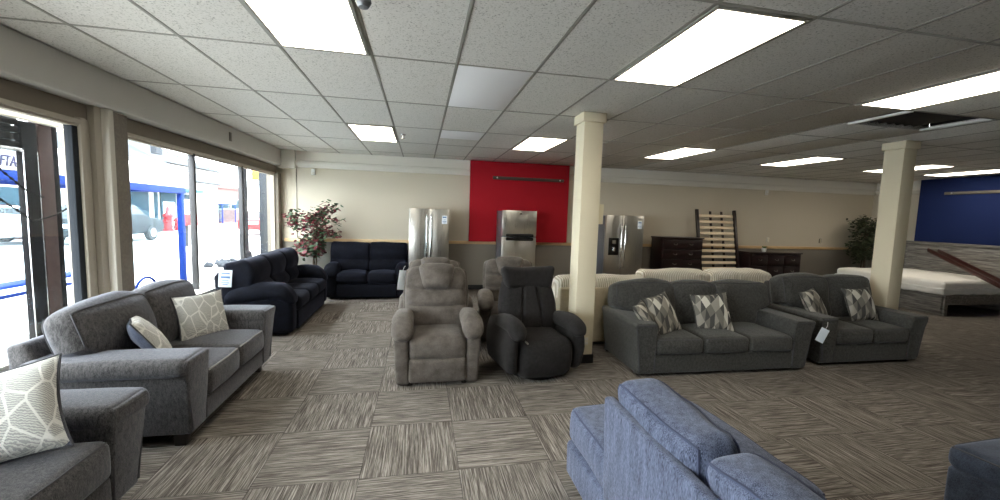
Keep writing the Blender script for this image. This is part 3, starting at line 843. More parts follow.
# recliners
def recliner(t, fab, dark, seed=1):
    for s in (-1, 1):
        g = Geo()
        pts = [(.02, .015), (.80, .015), (.84, .50), (.76, .54), (0.0, .52), (-.005, .34)]
        g.prism(pts, 'X', s*.29, s*.425, .03, 3)
        g.v = [(x*(1-.05*(1-min(1, z/.4))), y, z) for x, y, z in g.v]
        a = obj('arm', g, fab, t)
        def droop(p):
            u = (p.y+.27)/.54
            return Vector((p.x*(1+.10*(1-u)), p.y, p.z-.055*max(0, .28-u)/.28+.015*math.sin(u*3.1)))
        g = Geo(); g.soft((.19, .56, .14), .065, (s*.345, .245, .565), n=(5, 12, 3), puff=(.008, .025, .018), amp=.007, seed=seed+s, fn=droop); obj('arm_pad', g, fab, a)
    g = Geo(); g.soft((.56, .62, .30), .03, (0, .42, .20), n=(4, 4, 3)); obj('base', g, dark, t)
    g = Geo(); g.soft((.57, .60, .21), .06, (0, .29, .365), n=(12, 12, 4), puff=(0, .02, .025), amp=.008, seed=seed+4); obj('seat_cushion', g, fab, t)
    g = Geo(); g.soft((.565, .11, .235), .035, (0, .045, .155), n=(12, 2, 5), puff=(0, .018, 0), amp=.004, seed=seed+5); obj('footrest', g, fab, t)
    hb = .66
    def rolls(p):
        s = (p.z+hb/2)/hb
        d = 0
        if p.y < 0:
            for c in (.36, .62): d += .035*math.exp(-((s-c-.03*(p.x/.3)**2)/.035)**2)
        w = 1-.05*max(0, s-.6)/.4
        return Vector((p.x*w, p.y+d, p.z))
    g = Geo(); g.soft((.68, .22, hb), .09, (0, .60, .715), (R(-17), 0, 0), n=(12, 3, 26), puff=(.0, .06, .02), amp=.008, seed=seed+6, fn=rolls); b = obj('backrest', g, fab, t)
    g = Geo(); g.soft((.70, .10, .52), .045, (0, .70, .76), (R(-17), 0, 0), n=(8, 2, 8), puff=(.02, 0, .02)); obj('back_shell', g, fab, t)
    def trap(p): return Vector((p.x*(1+.16*(p.z/.12)), p.y-.02*(1-(p.x/.2)**2), p.z+.012*(1-(p.x/.2)**2)))
    g = Geo(); m = g.soft((.35, .15, .255), .05, (0, .56, .95), (R(-16), 0, 0), n=(9, 3, 8), puff=(0, .03, .012), amp=.006, seed=seed+8, fn=trap); hp = obj('head_pillow', g, fab, t)
    for s in (-1, 1):
        for yy in (.08, .72):
            g = Geo(); g.lathe([(0, 0), (.03, 0), (.026, .055), (0, .055)], (s*.27, yy, 0), 12); obj('foot', g, M['leg'], t)
    g = Geo(); g.box((-.27, .10, .035), (.27, .76, .06), .004); obj('mechanism', g, M['black'], t)
    g = Geo(); g.soft((.02, .16, .035), .008, (-.432, .36, .32), n=(1, 4, 1)); obj('recline_lever', g, M['black'], t)
RG = 'taupe suede recliners'
t = thing('recliner', 'taupe grey suede recliner facing the camera, nearest beside the black recliner', 'recliner', (.175, 3.70, 0), 0, RG)
t.scale = (.95, 1, 1)
recliner(t, M['taupe'], M['taupe_dark'], 41)
dup(t, (.20, 4.80, 0), 0, 'taupe recliner hidden directly behind the front taupe recliner', RG).scale = (.98, 1, .95)
dup(t, (1.15, 4.86, 0), -7, 'taupe recliner standing behind the black recliner', RG).scale = (.98, 1, .96)
card('white tag hanging on the side of the front taupe recliner', (-.185, 4.22, .93), (0, 10, 50), .10, .20, lines=False, string=[(0, 0, .1), (.01, .0, .13), (.03, .0, .15)])

t = thing('recliner', 'black tweed recliner with tall headrest beside the nearer column', 'recliner', (1.24, 3.61, 0), 7)
t.scale = (.88, 1, 1)
g = Geo(); g.lathe([(0, 0), (.30, 0), (.31, .03), (.12, .05), (.10, .09), (0, .09)], (0, .42, 0), 28); obj('swivel_base', g, M['black'], t)
F = M['black_fab']
for s in (-1, 1):
    def flank(p, s=s):
        u = (p.y+.38)/.76
        return Vector((p.x+s*(.035*math.sin(math.pi*min(1, max(0, (p.z+.27)/.5)))), p.y+.05*max(0, -p.z)/.27*(1 if u < .5 else -.6), p.z-.05*(u-.5)))
    g = Geo(); g.soft((.13, .78, .48), .06, (s*.375, .42, .305), n=(3, 12, 8), puff=(.01, .01, 0), fn=flank); a = obj('arm', g, F, t)
    def droop(p):
        u = (p.y+.29)/.58
        return Vector((p.x*(1+.10*(1-u)), p.y, p.z-.045*(max(0, .30-u)/.30)**1.5-.04*u+.02*math.sin(u*3.1)))
    g = Geo(); g.soft((.175, .58, .14), .065, (s*.365, .28, .55), n=(5, 14, 3), puff=(.012, .03, .015), amp=.006, seed=50+s, fn=droop); obj('arm_pad', g, F, a)
def lip(p): return Vector((p.x*(1-.03*max(0, -p.z)/.2), p.y+.05*(max(0, -p.z)/.2)**2*(1 if p.y < 0 else 0), p.z))
g = Geo(); g.soft((.65, .72, .39), .10, (0, .37, .225), n=(14, 12, 8), puff=(0, .03, .03), amp=.006, seed=53, fn=lip); obj('seat_cushion', g, F, t)
def chan(p):
    d = 0
    if p.y < 0:
        for c in (-.115, .115): d += .03*math.exp(-((p.x-c*(1-.25*(p.z/.3)))/.016)**2)
    w = 1-.22*max(0, (p.z-.0)/.33)**1.3-.10*max(0, -p.z/.33)**2
    return Vector((p.x*w, p.y+d, p.z))
g = Geo(); g.soft((.74, .20, .70), .085, (0, .62, .645), (R(-15), 0, 0), n=(44, 3, 14), puff=(.01, .05, 0), amp=.004, seed=54, fn=chan); obj('backrest', g, F, t)
def bow(p): return Vector((p.x*(1+.09*(p.z/.11)), p.y-.055*(p.x/.3)**2, p.z+.012*(p.x/.3)**2))
g = Geo(); g.soft((.65, .16, .24), .06, (-.015, .645, .945), (R(-12), 0, 0), n=(16, 3, 8), puff=(0, .03, .0), amp=.005, seed=55, fn=bow); obj('headrest', g, F, t)
g = Geo(); g.box((-.02, -.012, -.008), (.02, .012, .008), .004, Matrix.Translation((-.265, .03, .425)) @ Matrix.Rotation(R(40), 4, 'Y')); lv = obj('recline_lever', g, M['steel'], t)
card('tiny white tag on the side of the black recliner headrest', (1.50, 4.40, .99), (0, 0, -8), .02, .035, 'small_tag', lines=False, string=[(0, 0, .017), (.01, .0, -.03), (.03, .0, -.09), (.05, 0, -.12)])

# cream corduroy pair seen from behind (they face away)
def cream(t, W, D, n, seed, cz=.92):
    g = Geo(); g.soft((W-.06, D-.1, .36), .03, (0, D/2, .22), n=(6, 6, 3)); obj('base', g, M['cream_back'], t)
    g = Geo(); g.prism([(D-.22, .05), (D-.02, .05), (D+.0, .76), (D-.16, .76)], 'X', -W/2+.03, W/2-.03, .03, 3); obj('back_frame', g, M['cream_back'], t)
    for s in (-1, 1):
        g = Geo(); g.soft((.22, D-.06, .60), .06, (s*(W/2-.11), D/2, .33), n=(3, 8, 4), puff=(.01, .01, .02)); obj('arm', g, M['cream_back'], t)
    a_in = W/2-.16; w = 2*a_in/n
    for i in range(n):
        x = -a_in+w*(i+.5)
        g = Geo(); g.soft((w-.006, D-.32, .22), .06, (x, (D-.32)/2-.02, .38), n=(10, 10, 3), puff=(0, .02, .03)); obj('seat_cushion', g, M['cord'], t)
        g = Geo(); g.soft(((W-.04)/n, .28, cz-.44), .075, (-W/2+.02+(W-.04)/n*(i+.5), D-.20, .44+(cz-.44)/2), (R(-8), 0, 0), n=(14, 5, 8), puff=(.02, .03, .03), amp=.02, nscale=4, seed=seed+i); obj('back_cushion', g, M['cord'], t)
    for sx in (-1, 1):
        for yy in (.08, D-.1):
            g = Geo(); g.lathe([(0, 0), (.025, 0), (.03, .06), (0, .06)], (sx*(W/2-.12), yy, 0), 12); obj('leg', g, M['leg'], t)
t = thing('armchair', 'wide cream corduroy chair seen from behind, between the nearer column and charcoal sofa', 'armchair', (2.30, 5.62, 0), 180)
cream(t, 1.28, .98, 1, 61, .87)
t = thing('loveseat', 'cream corduroy loveseat seen from behind, over the charcoal sofas', 'sofa', (4.15, 6.02, 0), 180)
cream(t, 2.20, .98, 2, 64, .90)

# slate blue sofa seen from behind at the bottom, with an open bumper end (faces +x)
t = thing('sofa', 'slate blue velvet sofa seen from behind, lowest in view with an open bumper end', 'sofa', (1.76, .62, 0), 90)
B = M['blue_sofa']; D = .88
# local x = world y - .62 ; local y = 1.76 - world x
x0, x1, xb = -1.2, 1.63, 1.08
g = Geo(); g.soft((x1-x0, D-.04, .22), .035, ((x0+x1)/2, D/2, .16), n=(16, 8, 3), puff=(0, .004, 0), amp=.004, seed=70); obj('base', g, B, t)
segs = ((x0, -.26), (-.25, .69), (.70, x1))
for i, (a, b) in enumerate(segs):
    g = Geo(); sz = (b-a-.006, D-.03, .215)
    m = g.soft(sz, .05, ((a+b)/2, D/2-.01, .375), n=(12, 10, 3), puff=(.012, .012, .02), amp=.009, nscale=4, seed=71+i); c = obj('seat_cushion', g, B, t)
    seam(c, m, [q/2 for q in sz], (2, 1), M['blue_pipe'], .005)
g = Geo(); g.prism([(D-.10, .27), (D-.0, .27), (D+.02, .795), (D-.03, .795)], 'X', x0, xb, .014, 3); obj('back_frame', g, B, t)
for i, (a, b) in enumerate(((.49, 1.06), (-.09, .475), (-.67, -.105), (-1.2, -.685))):
    g = Geo(); sz = (b-a, .19, .44)
    def cr(p): return Vector((p.x, p.y, p.z+.012*math.sin(p.x*9)))
    m = g.soft(sz, .055, ((a+b)/2, D-.145, .675), (R(-7), 0, 0), n=(14, 4, 12), puff=(.015, .03, .01), amp=.022, nscale=4.5, seed=80+i); c = obj('back_cushion', g, B, t)
    seam(c, m, [q/2 for q in sz], (1, -1), M['blue_pipe'], .006); seam(c, m, [q/2 for q in sz], (1, 1), M['blue_pipe'], .006)
for xx in (x0+.08, x1-.1):
    for yy in (.08, D-.1):
        g = Geo(); g.lathe([(0, 0), (.025, 0), (.03, .06), (0, .06)], (xx, yy, 0), 12); obj('leg', g, M['leg'], t)

t = thing('ottoman', 'dark blue-grey upholstered ottoman in the near right corner, cut by the frame', 'ottoman', (3.28, 1.22, 0), 2)
g = Geo(); g.soft((.86, .74, .30), .03, (0, 0, .20), n=(6, 6, 3), puff=(.005, .005, 0)); obj('base', g, M['ottoman'], t)
g = Geo(); m = g.soft((.88, .76, .14), .055, (0, 0, .40), n=(12, 12, 3), puff=(.005, .005, .02), amp=.004, seed=90); c = obj('top_cushion', g, M['ottoman'], t)
seam(c, m, (.44, .38, .07), (2, 1), M['grey_sofa_pipe'], .005)
for sx in (-1, 1):
    for sy in (-1, 1):
        g = Geo(); g.lathe([(0, 0), (.02, 0), (.025, .055), (0, .055)], (sx*.36, sy*.3, 0), 12); obj('leg', g, M['leg'], t)

# ---------------------------------------------------------------- refrigerators
def fridge_body(t, W, D, Hh):
    g = Geo(); g.box((-W/2, .07, .02), (W/2, D, Hh-.01), .006); obj('cabinet', g, M['steel_side'], t)
    g = Geo(); g.box((-W/2+.02, .05, .0), (W/2-.02, .12, .09), .004); obj('toe_grille', g, M['gloss_black'], t)
def fdoor(t, x0, x1, z0, z1, bow=.02):
    n = 12; pts = [(x0, .075), (x0, .02)]
    for i in range(1, n): 
        u = i/n; pts.append((x0+(x1-x0)*u, .02-bow*math.sin(math.pi*u)))
    pts += [(x1, .02), (x1, .075)]
    g = Geo(); g.prism(pts, 'Z', z0, z1, .004, 2); return obj('door', g, M['steel'], t)
def bar(door, x, z0, z1, y=-.045):
    g = Geo(); g.tube([(x, .01, z0), (x, y+.012, z0+.012), (x, y, z0+.04), (x, y, (z0+z1)/2), (x, y, z1-.04), (x, y+.012, z1-.012), (x, .01, z1)], .013, 8); obj('handle', g, M['handle'], door)
def elabel(t, x, z, w=.10, h=.16, y=-.004):
    g = Geo(); g.box((x-w/2, y-.003, z-h/2), (x+w/2, y, z+h/2), .0008); e = obj('energy_label', g, M['paper'], t, 'white paper energy label')
    for zz, ww, hh in ((.3, .7, .16), (.0, .4, .05), (-.2, .7, .06), (-.36, .5, .05)):
        g = Geo(); g.box((x-w*ww/2, y-.0045, z+h*(zz-hh/2)), (x+w*ww/2, y-.0025, z+h*(zz+hh/2)), .0004); obj('print_line', g, M['print'], e)
t = thing('refrigerator', 'stainless side-by-side fridge beside the midnight blue loveseat', 'refrigerator', (.16, 7.75, 0))
fridge_body(t, .75, .74, 1.70)
d = fdoor(t, -.375, -.012, .10, 1.70); bar(d, -.045, .45, 1.60)
d = fdoor(t, -.006, .375, .10, 1.70); bar(d, .035, .45, 1.60); elabel(d, .285, 1.50)
t = thing('refrigerator', 'stainless top-freezer fridge in front of the red wall panel', 'refrigerator', (1.925, 7.75, 0))
fridge_body(t, .70, .63, 1.72)
d = fdoor(t, -.35, .35, .10, 1.19, .03)
g = Geo(); g.soft((.56, .05, .06), .02, (0, -.028, 1.16), n=(8, 1, 1)); obj('handle', g, M['gloss_black'], d)
d = fdoor(t, -.35, .35, 1.215, 1.72, .03)
g = Geo(); g.soft((.56, .05, .05), .02, (0, -.028, 1.235), n=(8, 1, 1)); obj('handle', g, M['gloss_black'], d)
g = Geo(); g.lathe([(0, -.013), (.018, -.013), (.018, -.006), (0, -.006)], (.02, 0, 1.66), 14, 'Y'); obj('badge', g, M['handle'], d)
t = thing('refrigerator', 'stainless fridge with black ice dispenser behind the cream sofas', 'refrigerator', (4.20, 7.75, 0))
fridge_body(t, .86, .75, 1.69)
d = fdoor(t, -.43, -.065, .10, 1.69); bar(d, -.10, .60, 1.50)
g = Geo(); g.box((-.36, -.02, .86), (-.14, .03, 1.22), .006); ds = obj('dispenser', g, M['gloss_black'], d)
g = Geo(); g.box((-.29, -.026, 1.10), (-.21, -.018, 1.17), .003); obj('display', g, M['strip_grey'], ds)
g = Geo(); g.soft((.05, .03, .08), .012, (-.25, -.03, .98), n=(1, 1, 1)); obj('ice_paddle', g, M['handle'], ds)
d = fdoor(t, -.055, .43, .10, 1.69); bar(d, -.015, .60, 1.50); elabel(d, .32, 1.50)
g = Geo(); g.box((.27, -.008, 1.62), (.37, -.002, 1.635), .001); obj('badge', g, M['handle'], d)

# ---------------------------------------------------------------- bedroom furniture against the back wall
def drawers(t, W, D, Hh, rows, cols):
    K = M['cherry']
    g = Geo(); g.box((-W/2, .02, .07), (W/2, D, Hh-.03), .006); obj('carcass', g, K, t)
    g = Geo(); g.box((-W/2-.02, -.01, Hh-.035), (W/2+.02, D+.01, Hh), .01); obj('top', g, K, t)
    g = Geo(); g.box((-W/2-.01, .0, 0), (W/2+.01, D, .09), .006); obj('plinth', g, K, t)
    dw = (W-.04)/cols; dh = (Hh-.16)/rows
    for r in range(rows):
        for c in range(cols):
            xa = -W/2+.02+dw*c; za = .11+dh*r
            g = Geo(); g.box((xa+.01, -.002, za+.01), (xa+dw-.01, .03, za+dh-.01), .008); d = obj('drawer', g, K, t)
            for kx in ((.3, .7) if cols == 1 else (.5,)):
                g = Geo(); x = xa+dw*kx; z = za+dh*.55
                g.tube([(x-.045, -.004, z+.01), (x-.03, -.025, z-.012), (x, -.03, z-.02), (x+.03, -.025, z-.012), (x+.045, -.004, z+.01)], .005, 6); obj('pull', g, M['strip_grey'], d)
t = thing('chest_of_drawers', 'tall dark cherry chest of drawers behind the cream sofas', 'chest of drawers', (5.71, 7.93, 0))
drawers(t, 1.0, .45, 1.25, 5, 1)
t = thing('dresser', 'low wide dark cherry dresser with a small potted fern on it', 'dresser', (8.18, 7.93, 0))
drawers(t, 1.40, .47, .94, 3, 3)

t = thing('slatted_bed', 'slatted bed frame leaning upright against the back wall beside the tall chest', 'bed frame', (6.80, 7.98, 0))
ln = Matrix.Rotation(R(-11), 4, 'X')
for s in (-1, 1):
    g = Geo(); g.box((s*.50-.035, -.02, 0), (s*.50+.035, .03, 1.93), .006); g.v = [tuple(ln @ Vector(p)) for p in g.v]; obj('side_rail', g, M['cherry'], t)
for s in (-.12, .18):
    g = Geo(); g.box((s-.03, .034, .03), (s+.03, .05, 1.9), .004); g.v = [tuple(ln @ Vector(p)) for p in g.v]; obj('center_rail', g, M['cherry'], t)
for i in range(13):
    z = .14+i*.137
    g = Geo(); g.box((-.46, .005+.003*(i % 2), z-.032), (.46, .033, z+.032), .004); g.v = [tuple(ln @ Vector(p)) for p in g.v]; obj('slat', g, M['slat'], t)

t = thing('potted_fern', 'small green fern in a white pot on the dark cherry dresser', 'potted plant', (7.98, 8.10, .94))
g = Geo(); g.lathe([(0, 0), (.04, 0), (.055, .09), (.048, .09), (.044, .08), (0, .08)], n=20); obj('pot', g, M['white'], t)
g = Geo(); rnd = random.Random(5)
for i in range(46):
    a = rnd.uniform(0, 6.28); L = rnd.uniform(.07, .13); up = rnd.uniform(.5, 1.4)
    d = Vector((math.cos(a), math.sin(a), up)).normalized(); w = d.cross(Vector((0, 0, 1))).normalized()*.011
    b0 = Vector((0, 0, .075)); mid = b0+d*L*.55; tip = b0+d*L-Vector((0, 0, .03))
    g.add([b0, mid+w, tip, mid-w], [(0, 1, 2, 3)])
obj('foliage', g, M['leaf_b'], t)

# ---------------------------------------------------------------- trees
def ficus(label, loc, hgt, rad, mats, seed, base_z, keep):
    rnd = random.Random(seed)
    t = thing('artificial_tree', label, 'tree', loc)
    g = Geo(); g.lathe([(0, 0), (.13, 0), (.17, .26), (.15, .26), (.14, .22), (0, .22)], n=24); obj('planter', g, M['basket'], t)
    tips = []
    for k in range(3):
        a = k*2.1+rnd.random(); P = []
        for i in range(9):
            u = i/8; P.append((.03*math.cos(a+u*5), .03*math.sin(a+u*5), .2+u*(hgt*.66)))
        g = Geo(); g.tube(P, [.016-.008*i/8 for i in range(9)], 7); obj('trunk', g, M['bark'], t)
    g = Geo()
    for k in range(34):
        z0 = rnd.uniform(base_z, hgt*.82); a = rnd.uniform(0, 6.28); u = (z0-base_z)/(hgt-base_z)
        L = rad*(.35+.75*math.sin(math.pi*min(1, .18+u*.82)))*rnd.uniform(.55, 1.1)
        e = Vector((L*math.cos(a), L*math.sin(a)*.6, z0+rnd.uniform(.02, .26)))
        while not keep(e) and e.xy.length > .05: e = Vector((e.x*.8, e.y*.8, e.z+.01))
        b = Vector((0, 0, z0)); mid = (b+e)/2+Vector((0, 0, .05))
        g.tube([b, mid, e], [.006, .004, .002], 5); tips += [(b+e)/2, mid, e, e, e*.85+b*.15, e]
    obj('branches', g, M['bark'], t)
    gs = [Geo() for _ in mats]
    for p in tips:
        for i in range(9):
            c = p+Vector((rnd.gauss(0, .06), rnd.gauss(0, .045), rnd.gauss(0, .055)))
            a = rnd.uniform(0, 6.28); dz = rnd.uniform(-.9, .3)
            if not keep(c): continue
            d = Vector((math.cos(a), math.sin(a), dz)).normalized(); w = d.cross(Vector((rnd.gauss(0, .5), rnd.gauss(0, .5), 1))).normalized(); nn = d.cross(w)
            L = rnd.uniform(.07, .115); W = L*.26
            gi = gs[min(len(mats)-1, int(rnd.random()*len(mats)*.999))]
            gi.add([c, c+d*L*.35+w*W+nn*.006, c+d*L*.75+w*W*.7, c+d*L-nn*.008, c+d*L*.75-w*W*.7, c+d*L*.35-w*W+nn*.006, c+d*L*.5-nn*.004], [(0, 1, 6), (1, 2, 6), (2, 3, 6), (3, 4, 6), (4, 5, 6), (5, 0, 6)])
    for gi, (mt, nm) in zip(gs, mats): obj(nm, gi, mt, t)
ficus('artificial tree with green and burgundy leaves in the window corner', (-1.96, 8.10, 0), 1.80, .48, [(M['leaf_g'], 'green_leaves'), (M['leaf_r'], 'burgundy_leaves')], 4, .68, lambda p: p.y < .33 and (p.z > 1.12 or p.x < .12))
ficus('dark green artificial tree in the far corner behind the farther column', (10.90, 8.08, 0), 1.92, .46, [(M['leaf_d'], 'green_leaves')], 9, .75, lambda p: p.y < .33 and p.x < .55)

# ---------------------------------------------------------------- the bed at the right
t = thing('bed', 'grey weathered-wood bed with tall headboard under the blue wall panel', 'bed', (9.52, 6.58, 0))
W2 = .97; LB = 1.93
K = M['bedwood']
g = Geo(); g.box((0, -W2, .01), (.05, W2, .39), .004); fb = obj('footboard', g, K, t)
for y0, y1 in ((-W2+.03, -.02), (.02, W2-.03)):
    g = Geo(); g.box((-.012, y0, .05), (.0, y1, .34), .004); dr = obj('drawer_front', g, K, fb)
for s in (-1, 1):
    g = Geo(); g.box((.05, s*W2-.02, .21), (LB-.04, s*W2+.02, .39), .004); obj('side_rail', g, K, t)
    g = Geo(); g.box((.0, s*W2-.025, 0), (.08, s*W2+.025, .39), .004); obj('post', g, K, t)
g = Geo(); g.box((.05, -W2+.02, .30), (LB-.04, W2-.02, .335), .004); obj('platform', g, M['black'], t)
g = Geo(); g.box((LB-.04, -W2-.06, 0), (LB+.04, W2+.06, 1.26), .006); hb_ = obj('headboard', g, K, t)
for zz in (.42, .70, .98):
    g = Geo(); g.box((LB-.05, -W2+.04, zz), (LB-.035, W2-.04, zz+.265), .005); obj('headboard_panel', g, K, hb_)
g = Geo(); g.box((LB-.07, -W2-.08, 1.255), (LB+.045, W2+.08, 1.305), .005); obj('top_rail', g, K, hb_)
t = thing('mattress', 'white mattress in clear plastic wrap on the grey wooden bed', 'mattress', (9.46, 6.58, .395))
g = Geo(); g.soft((1.96, 1.98, .25), .07, (.97, 0, .135), n=(16, 16, 3), puff=(0, 0, .015), amp=.012, nscale=4, seed=95); mt = obj('mattress_top', g, M['mattress'], t)
g = Geo(); g.soft((1.98, 2.00, .13), .03, (.97, 0, .065), n=(26, 26, 4), puff=(.01, .01, 0), amp=.02, nscale=9, seed=96); obj('plastic_wrap', g, M['plastic'], t, 'crinkled clear plastic wrap')
def wood_rail(label, a, b):
    a, b = Vector(a), Vector(b); d = (b-a); L = d.length
    t = bpy.data.objects.new('bed_rail', None); C.objects.link(t); t.location = a
    t.rotation_euler = d.to_track_quat('X', 'Z').to_euler()
    tag(t, label, 'bed rail', 'loose cherry bed rails')
    g = Geo(); g.box((0, -.012, -.04), (L, .012, .04), .005); obj('board', g, M['cherry_rail'], t)
    g = Geo(); g.box((.05, .012, -.05), (L-.05, .032, -.025), .003); obj('ledger_strip', g, M['cherry_rail'], t)
    g = Geo(); g.box((-.012, -.009, -.045), (.002, .009, .045), .001); obj('end_hook', g, M['strip_grey'], t)
d = Vector((-1.07, -1.62, -.43))
wood_rail('upper of two loose red-brown bed rails leaning across the mattress', (11.26, 7.02, 1.13), Vector((11.26, 7.02, 1.13))+d*1.55)
wood_rail('lower of two loose red-brown bed rails leaning across the mattress', (11.30, 6.86, 1.12), Vector((11.30, 6.86, 1.12))+d*1.55)
# ---------------------------------------------------------------- outside the windows
g = Geo(); g.box((-90, -30, -.12), (-2.86, 130, -.01), .001); struct('ground_outside', g, M['road'])
g = Geo(); g.box((-7.5, -30, -.012), (-4.7, 130, -.004), .001); struct('sidewalk', g, M['pave'])
g = Geo(); g.box((-4.7, -30, -.011), (-2.86, 130, -.003), .001); struct('gravel_strip', g, M['gravel'])

# entry posts just outside the near window
t = thing('entry_frame', 'dark bronze shop entry frame with roller shutter outside the near window', 'door frame', (-3.3, 4.10, 0))
g = Geo(); g.box((.0, .0, 0), (.05, .135, 2.29), .004); obj('post', g, M['out_dark'], t)
g = Geo(); g.box((.0, -1.9, 0), (.05, -1.77, 2.29), .004); obj('post', g, M['out_dark'], t)
for y in (-.002, .125):
    g = Geo(); g.box((.05, y, 0), (.056, y+.007, 2.05), .001); obj('edge_strip', g, M['chrome'], t)
g = Geo(); g.box((-.06, -1.77, 2.03), (.05, .0, 2.06), .003); obj('shutter_bottom_bar', g, M['chrome'], t)
for i in range(4):
    g = Geo(); g.box((-.05, -1.77, 2.065+i*.06), (.04, .0, 2.118+i*.06), .012); obj('shutter_slat', g, M['out_dark'], t)
g = Geo(); g.box((.06, -2.2, 2.29), (.12, .32, 2.40), .006); obj('header_board', g, M['crown'], t)
t = thing('brown_pier', 'reddish brown pier with a dark edge outside the near window', 'post', (-3.3, 4.31, 0))
g = Geo(); g.box((-.02, -.06, 0), (.05, .075, 2.42), .004); obj('shaft', g, M['out_brick'], t)
g = Geo(); g.box((-.02, .076, 0), (.05, .13, 2.42), .004); obj('dark_edge', g, M['out_dark'], t)
def chain(label, pts):
    t = bpy.data.objects.new('hanging_chain', None); C.objects.link(t); t.location = pts[0]; tag(t, label, 'chain', 'chains hanging outside the near window')
    o = Vector(pts[0]); P = [Vector(p)-o for p in pts]; fine = []
    for a, b in zip(P, P[1:]):
        for k in range(10): fine.append(a.lerp(b, k/10))
    fine.append(P[-1])
    g = Geo(); g.tube(fine, [.004+.006*(i % 2) for i in range(len(fine))], 5); obj('links', g, M['out_dark'], t)
    g = Geo(); g.lathe([(0, -.012), (.012, -.012), (.012, .012), (0, .012)], P[0], 8, 'X'); obj('hook', g, M['chrome'], t)
chain('upper dark chain sagging across the near window beside the entry posts', [(-2.97, 3.0, 2.06), (-2.97, 3.54, 1.87), (-2.97, 3.75, 1.71), (-2.97, 3.9, 1.66)])
chain('lower dark chain sagging across the near window beside the entry posts', [(-2.97, 2.9, 1.95), (-2.97, 3.53, 1.65), (-2.97, 3.8, 1.47), (-2.97, 4.0, 1.52), (-2.97, 4.2, 1.62)])

# bus shelter
def shelter(t, L, full=True):
    Bm, Wm = M['sh_blue'], M['sh_white']
    for (x, y) in ((0, 0), (0, L), (-1.35, 0), (-1.35, L), (-1.35, L/2)):
        g = Geo(); g.box((x-.045, y-.045, 0), (x+.045, y+.045, 1.88), .006); obj('post', g, Bm, t)
    g = Geo(); g.box((-.05, -.1, 1.85), (.05, L+.1, 1.96), .006); obj('front_beam', g, Bm, t)
    g = Geo(); g.box((-1.40, -.1, 1.85), (-1.30, L+.1, 1.96), .006); obj('back_beam', g, Bm, t)
    for y in (0, L):
        g = Geo(); g.box((-1.30, y-.04, 1.86), (-.05, y+.04, 1.95), .006); obj('side_beam', g, Bm, t)
    g = Geo(); g.prism([(.06, 1.96), (.08, 2.26), (-.65, 2.40), (-1.45, 2.26), (-1.43, 1.96)], 'Y', -.2, L+.2, .02, 2); obj('roof', g, Wm, t)
    for a, b in ((.06, L/2-.06), (L/2+.06, L-.06)):
        g = Geo(); g.box((-1.356, a, .25), (-1.344, b, 1.80), .002); obj('glass_panel', g, M['shelter_glass'], t)
        g = Geo(); g.box((-1.37, a, .20), (-1.33, b, .25), .004); obj('rail', g, Bm, t)
    for y in (0, L):
        g = Geo(); g.box((-1.28, y-.006, .25), (-.08, y+.006, 1.80), .002); obj('glass_panel', g, M['shelter_glass'], t)
    g = Geo(); g.box((-1.25, .5, .42), (-.95, L-.5, .46), .01); obj('bench', g, Bm, t)
T4 = lambda x, y, z: Matrix(((0, 0, 1, x), (1, 0, 0, y), (0, 1, 0, z), (0, 0, 0, 1)))
t = thing('bus_shelter', 'blue and white bus shelter on the sidewalk right outside the windows', 'bus shelter', (-4.55, 4.3, 0))
shelter(t, 4.55)
rf = [c for c in t.children if c.name.startswith('roof')][0]
text_mesh('sign_lettering', 'IFTA-', .17, M['navy_ink'], T4(.09, 1.15, 2.055) @ Matrix.Diagonal((.62, 1, 1, 1)), rf, .3)
text_mesh('sign_lettering', 'NA', .15, M['sh_blue'], T4(-1.335, 3.63, .98), [c for c in t.children if c.name.startswith('glass_panel')][1])
t2 = dup(t, (-17.0, 39.3, 0), 0, 'small blue bus shelter far across the street before the brick building')
t2.scale = (.8, .55, .95)

def blockbuilding(name, label, loc, dims, wallm, roof=None, cat='building'):
    t = thing(name, label, cat, loc)
    g = Geo(); g.box((-dims[0], 0, 0), (0, dims[1], dims[2]), .02); obj('wall', g, wallm, t)
    if roof == 'hip':
        g = Geo(); a, b, h = dims
        v = [(-a-.5, -.5, h), (.5, -.5, h), (.5, b+.5, h), (-a-.5, b+.5, h), (-a*.5, b*.25, h+2.4), (-a*.5, b*.75, h+2.4)]
        g.add(v, [(0, 1, 4), (1, 2, 5, 4), (2, 3, 5), (3, 0, 4, 5), (3, 2, 1, 0)]); obj('roof', g, M['roofing'], t)
    else:
        g = Geo(); g.box((-dims[0]-.1, -.1, dims[2]), (.12, dims[1]+.1, dims[2]+.25), .03); obj('parapet', g, wallm, t)
    return t
def win(t, y0, y1, z0, z1, x=.0, m=None):
    g = Geo(); g.box((x, y0, z0), (x+.06, y1, z1), .01); f = obj('window_frame', g, M['stucco'], t)
    g = Geo(); g.box((x+.05, y0+.1, z0+.1), (x+.075, y1-.1, z1-.1), .005); obj('window_glass', g, m or M['teal_glass'], f)
t = blockbuilding('shop_building', 'pale shop with blue-green glass front across the street', (-17, 25, -.0), (9, 13.5, 3.4), M['stucco'], 'hip')
for y0, y1 in ((.3, 2.2), (2.5, 4.6), (4.9, 5.5), (7.6, 9.2)): win(t, y0, y1, .3, 2.5)
g = Geo(); g.box((.0, 5.7, 0), (.08, 7.4, 2.5), .01); d = obj('door', g, M['teal_glass'], t)
g = Geo(); g.box((.08, 5.9, .2), (.09, 7.2, 1.8), .004); obj('door_panel', g, M['sh_white'], d)
g = Geo(); g.box((.0, .2, 2.55), (.9, 9.4, 2.75), .02); obj('awning', g, M['teal'], t)
t = blockbuilding('street_house', 'white house with grey hip roof rising behind the bus shelter', (-24.5, 44, 0), (10, 12, 5.7), M['stucco'], 'hip')
win(t, 2, 4, 2.6, 4.2); win(t, 7, 9, 2.6, 4.2)
